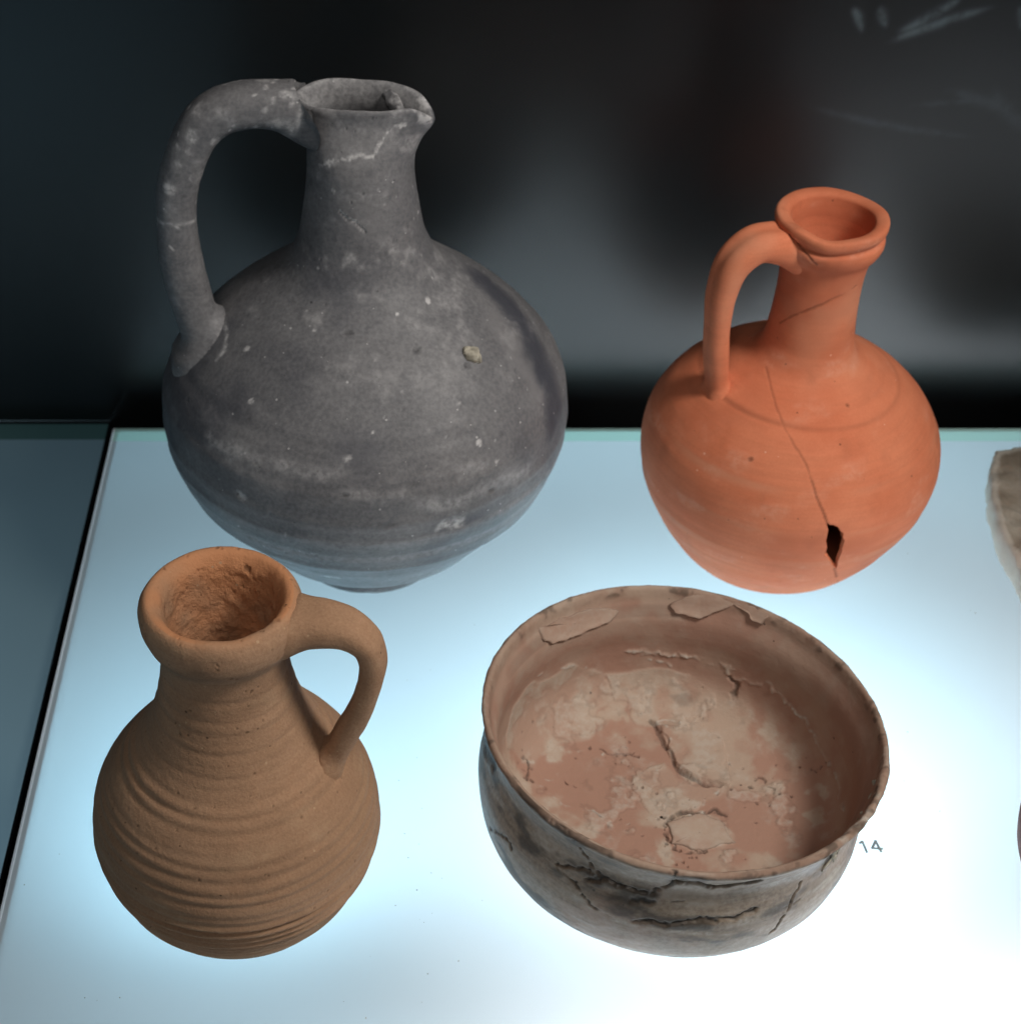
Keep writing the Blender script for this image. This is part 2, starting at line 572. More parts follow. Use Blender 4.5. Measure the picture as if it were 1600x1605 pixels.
    bp.inputs['Distance'].default_value = bump
    nt.links.new(h, bp.inputs['Height'])
    nt.links.new(bp.outputs[0], bs.inputs['Normal'])
    return m


def nd_sep(nt, col):
    s = nd(nt, 'ShaderNodeSeparateColor')
    nt.links.new(col, s.inputs[0])
    return s.outputs[0]


def plain(name, colour, rough=0.6, spec=0.3, var=0.0, scale=60, metallic=0.0, bump=0.0):
    m, nt, bs = new_mat(name)
    bs.inputs['Roughness'].default_value = rough
    bs.inputs['Specular IOR Level'].default_value = spec
    bs.inputs['Metallic'].default_value = metallic
    tc = nd(nt, 'ShaderNodeTexCoord')
    n = nd(nt, 'ShaderNodeTexNoise')
    n.inputs['Scale'].default_value = scale
    n.inputs['Detail'].default_value = 5
    nt.links.new(tc.outputs['Object'], n.inputs['Vector'])
    c = mixc(nt, ramp(nt, n.outputs['Fac'], 0.3, 0.7), tuple(v * (1 - var) for v in colour), tuple(min(1, v * (1 + var)) for v in colour))
    nt.links.new(c, bs.inputs['Base Color'])
    if bump:
        bp = nd(nt, 'ShaderNodeBump')
        bp.inputs['Distance'].default_value = bump
        nt.links.new(n.outputs['Fac'], bp.inputs['Height'])
        nt.links.new(bp.outputs[0], bs.inputs['Normal'])
    return m


def frosted(name, trans, diff, fac, lobe=0.0, lobe_rough=0.6):
    """frosted sheet lit from below: part scatters evenly, part keeps the direction of the lamp"""
    m = bpy.data.materials.new(name)
    m.use_nodes = True
    nt = m.node_tree
    nt.nodes.remove(nt.nodes['Principled BSDF'])
    out = nt.nodes['Material Output']
    t = nd(nt, 'ShaderNodeBsdfTranslucent')
    d = nd(nt, 'ShaderNodeBsdfDiffuse')
    t.inputs[0].default_value = (*trans, 1)
    d.inputs[0].default_value = (*diff, 1)
    tc = nd(nt, 'ShaderNodeTexCoord')
    n = nd(nt, 'ShaderNodeTexNoise')
    n.inputs['Scale'].default_value = 9
    n.inputs['Detail'].default_value = 6
    nt.links.new(tc.outputs['Object'], n.inputs['Vector'])
    col = mixc(nt, ramp(nt, n.outputs['Fac'], 0.3, 0.7), tuple(v * 0.965 for v in trans), trans)
    nt.links.new(col, t.inputs[0])
    sh = t.outputs[0]
    if lobe > 0:
        r = nd(nt, 'ShaderNodeBsdfRefraction')
        r.inputs['Roughness'].default_value = lobe_rough
        r.inputs['IOR'].default_value = 1.45
        nt.links.new(col, r.inputs[0])
        m0 = nd(nt, 'ShaderNodeMixShader')
        m0.inputs[0].default_value = lobe
        nt.links.new(sh, m0.inputs[1])
        nt.links.new(r.outputs[0], m0.inputs[2])
        sh = m0.outputs[0]
    mx = nd(nt, 'ShaderNodeMixShader')
    mx.inputs[0].default_value = fac
    nt.links.new(sh, mx.inputs[1])
    nt.links.new(d.outputs[0], mx.inputs[2])
    nt.links.new(mx.outputs[0], out.inputs[0])
    return m


M_GLASS = frosted('frosted_glass', (0.92, 0.97, 1.0), (0.4, 0.45, 0.46), 0.07, 0.58, 1.0)
M_EDGE = frosted('polished_glass_edge', (0.50, 0.72, 0.64), (0.25, 0.36, 0.33), 0.3)
M_RIM = frosted('ground_glass_arris', (0.92, 0.97, 1.0), (0.9, 0.95, 1.0), 0.35)
M_LOWGLASS = frosted('lower_frosted_glass', (0.80, 0.93, 1.0), (0.13, 0.19, 0.21), 0.4)
M_LOWEDGE = frosted('lower_pane_edge', (0.26, 0.42, 0.38), (0.06, 0.09, 0.085), 0.4)
M_CASE = plain('black_case_paint', (0.006, 0.007, 0.008), 0.5, 0.2, 0.2)
M_WALL = plain('black_back_panel', (0.008, 0.0092, 0.010), 0.32, 0.8, 0.06, 14)
M_INK = plain('grey_number_ink', (0.20, 0.225, 0.22), 0.7, 0.1, 0.15, 400)

# ------------------------------------------------------------------ setting
XL, XR, YB, YF = -0.1402, 0.62, 0.0635, -0.32


def box(x0, x1, y0, y1, z0, z1):
    v = [(x0, y0, z0), (x1, y0, z0), (x1, y1, z0), (x0, y1, z0), (x0, y0, z1), (x1, y0, z1), (x1, y1, z1), (x0, y1, z1)]
    f = [(0, 3, 2, 1), (4, 5, 6, 7), (0, 1, 5, 4), (1, 2, 6, 5), (2, 3, 7, 6), (3, 0, 4, 7)]
    return v, f


def join_boxes(bs):
    V, Fc = [], []
    for b in bs:
        v, f = box(*b)
        Fc += [tuple(i + len(V) for i in q) for q in f]
        V += v
    return V, Fc


def quad(x0, x1, y0, y1, z):
    return [(x0, y0, z), (x1, y0, z), (x1, y1, z), (x0, y1, z)], [(0, 1, 2, 3)]


# dark panel behind the light box
WY = 0.084
v, f = box(-1.2, 1.6, WY, WY + 0.02, -0.8, 1.3)
wall = mesh_from('back_wall', v, f, M_WALL, smooth=False)
wall['kind'] = 'structure'
wall['label'] = 'dark charcoal panel behind the pots'
v, f = quad(-1.2, 1.6, -1.2, WY, -0.8)
fl = mesh_from('floor', v, f, M_CASE, smooth=False)
fl['kind'] = 'structure'

lb = thing('light_box', 'glowing frosted glass light box that the four pots stand on', 'light box')
EB = 0.0112
v, f = quad(XL + 0.0014, XR, YF, YB - EB, 0.0)
mesh_from('glass_top', v, f, M_GLASS, lb, smooth=False)
v, f = quad(XL + 0.0014, XR, YB - EB, YB - 0.0012, 0.0)
mesh_from('glass_edge', v, f, M_EDGE, lb, smooth=False)
V_, F_ = [], []
for q in ([(XL + 0.0014, YF, 0), (XL + 0.0014, YB - 0.0012, 0), (XL, YB, -0.0012), (XL, YF, -0.0012)],
          [(XL, YF, -0.0012), (XL, YB, -0.0012), (XL, YB, -0.004), (XL, YF, -0.004)],
          [(XL + 0.0014, YB - 0.0012, 0), (XR, YB - 0.0012, 0), (XR, YB, -0.0012), (XL, YB, -0.0012)],
          [(XL, YB, -0.0012), (XR, YB, -0.0012), (XR, YB, -0.004), (XL, YB, -0.004)]):
    F_.append(tuple(range(len(V_), len(V_) + 4)))
    V_ += q
mesh_from('glass_arris', V_, F_, M_RIM, lb, smooth=False)
t = 0.004
v, f = join_boxes([(XL + 0.0003, XL + t, YF, YB - 0.0003, -0.5, -0.0042), (XL + t, XR, YB - t, YB - 0.0003, -0.5, -0.0042),
                   (XR - t, XR, YF, YB - t, -0.5, -0.0042), (XL + t, XR - t, YF, YF + t, -0.5, -0.0042)])
mesh_from('housing', v, f, M_CASE, lb, smooth=False)

# the lower pane on the left
lp = thing('lower_glass_pane', 'dim blue grey glass pane lying lower to the left of the light box', 'glass pane')
ZL = -0.012
v, f = quad(-0.9, -0.1462, -0.9, 0.0700, ZL)
mesh_from('glass_top', v, f, M_LOWGLASS, lp, smooth=False)
v, f = quad(-0.9, -0.1462, 0.0700, 0.0825, ZL)
mesh_from('glass_edge', v, f, M_LOWEDGE, lp, smooth=False)
v, f = join_boxes([(-0.9, -0.1462, 0.0825, 0.0838, ZL - 0.3, ZL - 0.0003), (-0.1462, -0.1450, -0.9, 0.0825, ZL - 0.3, ZL - 0.0003)])
mesh_from('housing', v, f, M_CASE, lp, smooth=False)
area('lower_pane_lamp', (-0.42, -0.36, -0.30), (-0.42, -0.36, 0.0), 1.0, 0.3, (0.55, 0.84, 1.0))


# faint leaves printed on the back panel: one thin printed sheet
def print_mat(name, ink_col):
    m, nt, bs = new_mat(name)
    a_ = nd(nt, 'ShaderNodeAttribute', attribute_name='ink')
    tc = nd(nt, 'ShaderNodeTexCoord')
    n = nd(nt, 'ShaderNodeTexNoise')
    n.inputs['Scale'].default_value = 160
    nt.links.new(tc.outputs['Object'], n.inputs['Vector'])
    f = mth(nt, 'MULTIPLY', a_.outputs['Fac'], ramp(nt, n.outputs['Fac'], 0.1, 0.7), True)
    nt.links.new(mixc(nt, f, (0.008, 0.0092, 0.010), ink_col), bs.inputs['Base Color'])
    bs.inputs['Roughness'].default_value = 0.32
    bs.inputs['Specular IOR Level'].default_value = 0.8
    return m


M_PRINT = print_mat('pale_leaf_print', (0.15, 0.19, 0.205))
LEAVES = [((0.1763, 0.1943), (0.1826, 0.1824), 0.0016, 0.0006), ((0.1877, 0.1951), (0.1921, 0.1843), 0.0016, -0.0006), ((0.1919, 0.1780), (0.2355, 0.1943), 0.0019, 0.0012),
          ((0.1951, 0.1824), (0.2230, 0.2010), 0.0020, -0.0015), ((0.2440, 0.1960), (0.2470, 0.1830), 0.0016, 0.0006)]
FAINT = [((0.2179, 0.1579), (0.2600, 0.1440), 0.0028, 0.0016), ((0.2386, 0.1608), (0.2640, 0.1370), 0.0034, -0.0018), ((0.1602, 0.1522), (0.2423, 0.1362), 0.0018, -0.0025), ((0.2050, 0.1500), (0.2560, 0.1520), 0.0014, 0.0020)]
gx, gz = np.meshgrid(np.linspace(0.145, 0.40, 256), np.linspace(0.110, 0.225, 116))
G = np.stack([gx, gz], -1).reshape(-1, 2)
ink = np.zeros(len(G))
for (p0, p1, w_, bend), amt in [(q, 1.0) for q in LEAVES] + [(q, 0.22) for q in FAINT]:
    p0, p1 = np.array(p0), np.array(p1)
    d_ = p1 - p0
    L_ = np.linalg.norm(d_)
    t_ = np.clip((G - p0) @ d_ / L_ ** 2, 0, 1)
    nrm_ = np.array([-d_[1], d_[0]]) / L_
    off = np.linalg.norm(G - p0 - t_[:, None] * d_ - (bend * 4 * t_ * (1 - t_))[:, None] * nrm_, axis=1)
    ww = w_ * (0.35 + 0.65 * np.sin(math.pi * np.clip(t_ * 0.92 + 0.08, 0, 1)))
    ink = np.maximum(ink, amt * np.exp(-(off / ww) ** 2) * sstep(-0.02, 0.25, t_) * sstep(1.02, 0.7, t_))
i = np.arange(115)[:, None] * 256
k = np.arange(255)[None]
q = np.stack([i + k, i + k + 1, i + 256 + k + 1, i + 256 + k], -1).reshape(-1, 4)
lf = mesh_from('leaf_print', np.stack([G[:, 0], np.full(len(G), WY - 0.00008), G[:, 1]], -1), q, M_PRINT, None, None, {'ink': ink}, smooth=False)
lf['label'] = 'faint pale leaf motif printed high on the dark back panel'
lf['category'] = 'leaf motif'


def blob(name, c, size, rough, freq, mat, parent, seed):
    th_ = np.linspace(0.02, math.pi - 0.02, 18)[:, None]
    ph_ = np.linspace(0, 2 * math.pi, 28, endpoint=False)[None]
    U = np.stack([np.sin(th_) * np.cos(ph_), np.sin(th_) * np.sin(ph_), np.cos(th_) + 0 * ph_], -1)
    U = np.sign(U) * np.abs(U) ** 0.85
    V = c + U * np.array(size) * (1 + rough * fbm(c + U * np.array(size), freq, 3, seed))[..., None]
    i = np.arange(17)[:, None] * 28
    k = np.arange(28)[None]
    q = np.stack([i + k, i + 28 + k, i + 28 + (k + 1) % 28, i + (k + 1) % 28], -1).reshape(-1, 4)
    return mesh_from(name, V.reshape(-1, 3), q, mat, parent)


M_STONE = plain('pale_stone_grain', (0.40, 0.37, 0.30), 0.85, 0.15, 0.35, 500, bump=0.0004)

# ------------------------------------------------------------------ grey jug
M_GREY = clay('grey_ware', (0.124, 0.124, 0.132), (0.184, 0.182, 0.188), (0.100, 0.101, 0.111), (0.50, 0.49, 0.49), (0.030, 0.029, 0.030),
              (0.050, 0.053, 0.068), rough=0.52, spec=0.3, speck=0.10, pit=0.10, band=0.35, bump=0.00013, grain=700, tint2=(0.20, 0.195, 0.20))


def lean(V, tx, ty, h):
    """tilt the upper part of a pot a little, the foot staying flat"""
    w = sstep(0.0, 0.35 * h, V[..., 2])
    out = V.copy()
    ax, ay = tx * w, ty * w
    y, z = V[..., 1], V[..., 2]
    y2, z2 = y * np.cos(ax) - z * np.sin(ax), y * np.sin(ax) + z * np.cos(ax)
    x = V[..., 0]
    out[..., 0] = x * np.cos(ay) + z2 * np.sin(ay)
    out[..., 1] = y2
    out[..., 2] = -x * np.sin(ay) + z2 * np.cos(ay)
    return out


def build_grey():
    th = thing('grey_jug', 'large dark grey jug with pinched mouth and tall handle on the left', 'jug', (-0.0194, -0.0239, 0.0004))
    out = [(0.0006, 0.0012), (0.024, 0.0012), (0.0275, 0.0002), (0.0306, 0.0002), (0.0318, 0.0018), (0.0318, 0.0050), (0.0308, 0.0080), (0.0322, 0.0102), (0.0392, 0.0124),
           (0.0475, 0.0178), (0.0562, 0.0283), (0.0672, 0.0420), (0.0772, 0.0590), (0.0800, 0.0740), (0.0777, 0.0915), (0.0678, 0.1065), (0.0555, 0.1185),
           (0.0400, 0.1305), (0.0290, 0.1400), (0.0238, 0.1500), (0.0212, 0.1620), (0.0195, 0.1760), (0.0192, 0.1880),
           (0.0207, 0.1965), (0.0232, 0.2015), (0.0240, 0.2035), (0.0232, 0.2050)]
    inn = [(0.0215, 0.2046), (0.0196, 0.2010), (0.0170, 0.1940), (0.0156, 0.1800), (0.0165, 0.1650), (0.0190, 0.1510), (0.0250, 0.1380), (0.0420, 0.1230),
           (0.0630, 0.1050), (0.0715, 0.0900), (0.0735, 0.0740), (0.0710, 0.0600), (0.0615, 0.0420), (0.0440, 0.0220), (0.0300, 0.0130), (0.0006, 0.0110)]
    p = Pot(out + inn, 0.00085, 560, (0.0232, 0.2050))
    zr = p.outer_r()
    w = sstep(0.176, 0.203, p.V[..., 2])
    ph = p.ph
    # the mouth pinched to an oval with a spout at the right
    sp = np.exp(-((ph - math.radians(-6)) / 0.42) ** 2)
    x, y = p.V[..., 0].copy(), p.V[..., 1].copy()
    p.V[..., 0] = x * (1 - 0.02 * w) + 0.0030 * w * sp
    p.V[..., 1] = y * (1 - 0.53 * w ** 1.6 * (1 - 0.25 * sp))
    p.V[..., 2] -= w * (0.0055 * sp + 0.0012 * np.sin(ph + 2.6)) + 0.0011 * w * vnoise(p.V, 110, 5) - 0.0012 * w * np.exp(-((ph - 2.1) / 0.5) ** 2)
    fl = p.V
    d = 0.0007 * fbm(fl, 22, 3, 3) + 0.00022 * fbm(fl, 120, 3, 7)
    zz = p.z0 + 0.0010 * vnoise(fl, 16, 9)
    o = p.outer
    d = d + np.where(o, 0.00022 * vnoise(np.stack([zz * 0, zz * 0, zz], -1), 330, 2) * sstep(0.030, 0.045, zz) * sstep(0.13, 0.09, zz), 0)
    p.push(d)
    p.push(GREY_MARKS(p))
    spans = [('foot', None, lambda z, oo: oo and z < 0.0098), ('rim', None, lambda z, oo: z > 0.1985),
             ('neck', None, lambda z, oo: z > 0.140), ('body', None, lambda z, oo: True)]
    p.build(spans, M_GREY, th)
    path = [(0.0130, 0.1968, 0.0094), (0.0198, 0.1996, 0.0092), (0.0277, 0.2030, 0.0087), (0.0376, 0.2045, 0.0083), (0.0477, 0.2028, 0.0082), (0.0549, 0.1983, 0.0081), (0.0602, 0.1904, 0.0077),
            (0.0639, 0.1815, 0.0075), (0.0663, 0.1720, 0.0075), (0.0673, 0.1624, 0.0077), (0.0673, 0.1457, 0.0082), (0.0648, 0.1278, 0.0080),
            (0.0616, 0.1131, 0.0080), (0.0592, 0.1040, 0.0086), (0.0570, 0.0975, 0.0088)]
    az = math.radians(-172)
    W, q, s, a = handle_mesh(path, az, zr, flat=0.98, lat=1.0, seat=0.0006, flare=(0.001, 0.0020), fil=(0.06, 0.75), fil_h=0.009,
                             disp=lambda V: 0.0006 * fbm(V, 50, 3, 21) + 0.00018 * fbm(V, 260, 2, 5))
    P = W.reshape(-1, 3)
    n1 = fbm(P, 160, 3, 31)
    top = sstep(0.17, 0.20, P[:, 2])
    pale = 0.55 * sstep(0.15, 0.55, n1) * (0.35 + 0.65 * top)
    pale = np.maximum(pale, 0.8 * np.exp(-((s - 0.555 + 0.006 * np.sin(a)) / 0.0035) ** 2))
    pale = np.maximum(pale, 0.6 * np.exp(-((s - 0.965 + 0.006 * np.sin(2 * a)) / 0.012) ** 2))
    pale = np.maximum(pale, 0.75 * np.exp(-((s - 0.075 + 0.010 * np.sin(a + 1)) / 0.010) ** 2))
    for k in range(60):
        rr = random.Random(k)
        c = P[rr.randrange(int(len(P) * 0.05), int(len(P) * 0.62))]
        rad = rr.uniform(0.0004, 0.0011) if k > 5 else rr.uniform(0.0016, 0.0026)
        pale = np.maximum(pale, 0.8 * sstep(rad * 1.3, rad * 0.7, np.linalg.norm(P - c, axis=1)))
    mesh_from('handle', P, q, M_GREY, th, None, {'pale': pale, 'dark': 0 * pale, 'tint': 0 * pale})
    # a grain of stone left standing out of the wall
    c = mk('grey_jug', 'stone')[0]
    blob('stone_grain', c, (0.0037, 0.0028, 0.0034), 0.40, 330, M_STONE, th, 5)
    # broken fold of clay across the spout
    C = spline([(0.0100, 0.0092, 0.2020), (0.0117, 0.0062, 0.2008), (0.0135, 0.0020, 0.1982), (0.0143, -0.0020, 0.1964), (0.0150, -0.0052, 0.1960)], ds=0.0006)
    a_ = np.linspace(0, 2 * math.pi, 24, endpoint=False)
    V = C[:, None, :] + 0.0024 * np.stack([np.cos(a_)[None] * np.ones((len(C), 1)), 0 * a_[None] * np.ones((len(C), 1)), np.sin(a_)[None] * 1.3 * np.ones((len(C), 1))], -1)
    V = V + 0.0014 * np.stack([fbm(V, 200, 3, 1), fbm(V, 260, 3, 2), fbm(V, 260, 3, 3)], -1)
    i = np.arange(len(C) - 1)[:, None] * 24
    k = np.arange(24)[None]
    q = np.stack([i + k, i + (k + 1) % 24, i + 24 + (k + 1) % 24, i + 24 + k], -1).reshape(-1, 4)
    W = V.reshape(-1, 3)
    mesh_from('spout_fold', W, q, M_GREY, th, None, {'pale': 0.9 * sstep(-0.25, 0.25, fbm(W, 220, 3, 4)), 'dark': 0.5 * sstep(0.1, 0.5, fbm(W, 400, 3, 7)), 'tint': 0 * W[:, 0], 'tint2': 0 * W[:, 0]})
    return th


def GREY_MARKS(p):
    P = p.flat()
    sh = p.ph.shape
    o = p.outer.reshape(-1)
    z = p.z0.reshape(-1)
    PO = P[o]
    g = lambda k: mk('grey_jug', k, PO)
    dark, pale, tint, tint2 = (np.zeros(len(P)) for _ in range(4))
    dep = np.zeros(len(P))
    # the crease above the foot
    azp = np.arctan2(P[:, 1], P[:, 0])
    zc = g('crease')[:, 2].mean() + 0.0009 * np.sin(azp + 0.4) + 0.0005 * fbm(P, 60, 2, 40)
    m = np.exp(-((P[:, 2] - zc) / 0.00050) ** 2)
    dark = np.maximum(dark, 0.75 * m)
    dep += 0.0011 * sstep(zc - 0.0002, zc + 0.0006, P[:, 2]) * sstep(zc + 0.012, zc + 0.001, P[:, 2])
    dep -= 0.0007 * m
    m = line_mask(P, g('neckcrack'), 0.0006, 0.0010, 400)
    pale = np.maximum(pale, 1.0 * m)
    m = line_mask(P, g('seam'), 0.0007, 0.0010, 400)
    pale = np.maximum(pale, 0.9 * m)
    dep -= 0.0003 * m
    m = line_mask(P, g('scratch'), 0.00035, 0.0001)
    pale = np.maximum(pale, 1.6 * m)
    dep -= 0.0006 * line_mask(P, g('scratch') + np.array([0, 0, -0.0007]), 0.0005, 0.0001)
    pale = np.maximum(pale, 0.5 * line_mask(P, g('base'), 0.0028, 0.0035, 200, soft=0.9) * sstep(-0.2, 0.4, fbm(P, 240, 3, 3)))
    pale = np.maximum(pale, 0.9 * line_mask(P, g('root2'), 0.0008, 0.0008, soft=0.8))
    for k, r_ in (('tan', 0.0055),):
        tint2 = np.maximum(tint2, 0.45 * dot_mask(P, g(k)[0], r_, 0.6, 200, soft=0.7))
    for c, r_ in zip(g('spots'), (0.0020, 0.0046, 0.0022, 0.0034)):
        w = np.array([1.0, 1.0, 1.5])
        mm = dot_mask(c + (P - c) * w, c, r_, 0.7, 330, soft=0.4)
        pale = np.maximum(pale, 0.75 * mm)
        dep -= 0.0003 * mm
    for i, c in enumerate(g('pits')):
        w = np.array([0.6 + 0.3 * (i % 2), 0.8, 1.3 + 0.3 * (i % 3)])
        mm = dot_mask(c + (P - c) * w, c, 0.0007 + 0.0003 * (i % 3), 1.0, 700, soft=0.6)
        dark = np.maximum(dark, 0.45 * mm)
        dep -= 0.0006 * mm
    for i, c in enumerate(g('dots')):
        pale = np.maximum(pale, 1.5 * dot_mask(P, c, 0.0007 + 0.0003 * (i % 2), 0.5, 900))
    rg = random.Random(11)
    idx = [rg.randrange(len(P)) for _ in range(520)]
    for i in idx:
        if o[i] and z[i] > 0.012:
            if rg.random() < 0.45:
                pale = np.maximum(pale, rg.uniform(0.4, 0.9) * dot_mask(P, P[i], rg.uniform(0.0003, 0.0007), 0.6, 900))
            else:
                mm = dot_mask(P, P[i], rg.uniform(0.0002, 0.0006), 0.9, 900)
                dark = np.maximum(dark, 0.35 * mm)
                dep -= 0.0003 * mm
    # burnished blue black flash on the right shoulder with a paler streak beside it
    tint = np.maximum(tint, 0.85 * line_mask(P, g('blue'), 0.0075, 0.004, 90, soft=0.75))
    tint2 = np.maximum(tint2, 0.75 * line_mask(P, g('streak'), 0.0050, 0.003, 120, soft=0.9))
    # lime bloom rubbed along the neck, shoulder and belly turns
    n1 = fbm(P, np.array([60, 60, 120]), 4, 71)
    bloom = sstep(0.05, 0.65, n1 + 0.5 * fbm(P, 330, 3, 72)) * (0.20 * sstep(0.10, 0.135, z) + 0.10)
    for k in ('band', 'band2'):
        bloom = np.maximum(bloom, 0.42 * line_mask(P, g(k), 0.0030, 0.004, 60, soft=0.95) * sstep(-0.5, 0.3, n1))
    ridge = sstep(0.2, 0.8, vnoise(np.stack([0 * z, 0 * z, z + 0.0015 * vnoise(P, 14, 4)], -1), 300, 77))
    bloom = np.maximum(bloom, 0.22 * ridge * sstep(0.09, 0.06, z) * sstep(0.028, 0.042, z))
    rimz = sstep(0.199, 0.2035, z)
    px_ = P[:, 0]
    bloom = np.maximum(bloom, rimz * (0.25 + 0.75 * sstep(0.008, 0.018, px_)) * sstep(-0.1, 0.4, fbm(P, 180, 3, 44)))
    pale = np.where(o, np.maximum(pale, bloom), np.maximum(0.35 * sstep(0.19, 0.2, z), rimz * bloom))
    tint = np.maximum(tint, 0.55 * sstep(0.1, 0.6, fbm(P, 30, 3, 73)) * o)
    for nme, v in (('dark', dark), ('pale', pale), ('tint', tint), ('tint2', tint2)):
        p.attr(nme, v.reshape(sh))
    return np.where(o, dep, 0).reshape(sh)


build_grey()

# ------------------------------------------------------------------ red jug
M_RED = clay('orange_red_ware', (0.64, 0.182, 0.086), (0.73, 0.240, 0.122), (0.68, 0.208, 0.104), (0.80, 0.45, 0.32), (0.13, 0.040, 0.022),
             (0.52, 0.150, 0.074), rough=0.78, spec=0.18, speck=0.03, pit=0.08, band=0.42, bump=0.00007, grain=1300, tint2=(0.66, 0.30, 0.18), mottle=0.12)


def build_red():
    th = thing('red_jug', 'smooth orange red jug with a small black hole low in its belly', 'jug', (0.1504, -0.0218, 0.0004))
    out = [(0.0006, 0.0010), (0.028, 0.0010), (0.0318, 0.0002), (0.0350, 0.0016), (0.0395, 0.0060), (0.0450, 0.0135), (0.0512, 0.0236), (0.0575, 0.0385),
           (0.0597, 0.0530), (0.0572, 0.0660), (0.0505, 0.0775), (0.0400, 0.0872), (0.0290, 0.0935), (0.0212, 0.0985), (0.0177, 0.1045), (0.0164, 0.1130),
           (0.0158, 0.1250), (0.0160, 0.1360), (0.0172, 0.1425), (0.0195, 0.1462), (0.0207, 0.1495), (0.0204, 0.1520), (0.0192, 0.1531), (0.0199, 0.1545), (0.0208, 0.1560), (0.0209, 0.1580),
           (0.0202, 0.1592)]
    inn = [(0.0188, 0.1595), (0.0168, 0.1592), (0.0154, 0.1582), (0.0150, 0.1565), (0.0143, 0.1520), (0.0137, 0.1450), (0.0125, 0.1330), (0.0124, 0.1150), (0.0145, 0.1020), (0.0240, 0.0925),
           (0.0380, 0.0840), (0.0475, 0.0745), (0.0535, 0.0645), (0.0560, 0.0530), (0.0540, 0.0400), (0.0475, 0.0255), (0.0380, 0.0125), (0.0290, 0.0060), (0.0006, 0.0050)]
    p = Pot(out + inn, 0.00060, 640, (0.0202, 0.1592))
    zr = p.outer_r()
    V = p.V
    d = 0.0005 * fbm(V, 22, 2, 13) + 0.00008 * fbm(V, 150, 2, 17)
    zz = p.z0 + 0.0012 * vnoise(V, 14, 19)
    d = d + np.where(p.outer, 0.00016 * vnoise(np.stack([zz * 0, zz * 0, zz], -1), 260, 12) * sstep(0.01, 0.02, zz) * sstep(0.095, 0.085, zz), 0)
    # uneven lip
    w = sstep(0.148, 0.156, p.z0)
    p.V[..., 2] += 0.0009 * w * vnoise(V, 70, 4) - 0.0012 * w * np.exp(-((p.ph + 1.9) / 0.35) ** 2)
    p.push(d)
    tx, ty = math.radians(1.0), math.radians(1.1)
    p.V = lean(p.V, tx, ty, 0.16)
    dep, hp = RED_MARKS(p)
    p.push(dep)
    if hp is not None:
        N, R = p.N, p.R
        nrm = p.normals().reshape(-1, 3)
        P = p.flat()
        h2 = hp & p.outer.reshape(-1)
        # wall thickness seen inside the hole
        i = np.arange(R - 1)[:, None] * N
        c = np.arange(N)[None]
        c2 = (c + 1) % N
        q = np.stack([i + c, i + c2, i + N + c2, i + N + c], -1).reshape(-1, 4)
        gone = h2[q].all(1)
        edges = {}
        for fq in q[gone]:
            for a, b in ((0, 1), (1, 2), (2, 3), (3, 0)):
                k = (fq[a], fq[b])
                if (k[1], k[0]) in edges:
                    del edges[(k[1], k[0])]
                else:
                    edges[k] = 1
        vv, ff = [], []
        for a, b in edges:
            n0 = len(vv)
            vv += [P[a], P[b], P[b] - nrm[b] * SGN * 0.0022, P[a] - nrm[a] * SGN * 0.0022]
            ff.append((n0, n0 + 1, n0 + 2, n0 + 3))
        mesh_from('hole_wall', vv, ff, M_RED, th, smooth=False)
    spans = [('base', None, lambda z, oo: oo and z < 0.0012), ('rim', None, lambda z, oo: z > 0.1440), ('neck', None, lambda z, oo: z > 0.0965),
             ('body', None, lambda z, oo: True)]
    p.build(spans, M_RED, th, hole=hp)
    path = [(0.0085, 0.1410, 0.0080), (0.0140, 0.1455, 0.0084), (0.0209, 0.1496, 0.0084), (0.0301, 0.1507, 0.0077), (0.0378, 0.1445, 0.0071), (0.0410, 0.1319, 0.0062), (0.0406, 0.1173, 0.0056), (0.0393, 0.1042, 0.0056),
            (0.0375, 0.0929, 0.0052), (0.0358, 0.0840, 0.0047), (0.0345, 0.0790, 0.0045)]
    W, q, s, a = handle_mesh(path, math.radians(-163), zr, flat=0.80, lat=1.08, seat=0.0006, flare=(0.0002, 0.0006), groove=0.13, fil=(0.02, 0.34),
                             disp=lambda V: 0.00035 * fbm(V, 60, 2, 41))
    W = lean(W, tx, ty, 0.16)
    P = W.reshape(-1, 3)
    z0 = 0 * s
    pale = 0.5 * sstep(0.0, 0.5, fbm(P, np.array([60, 60, 30]), 3, 8))
    mesh_from('handle', P, q, M_RED, th, None, {'pale': z0, 'dark': 0.25 * sstep(0.2, 0.6, fbm(P, 90, 3, 6)) * (s > 0.8), 'tint': z0, 'tint2': pale})
    return th


SGN = 1.0


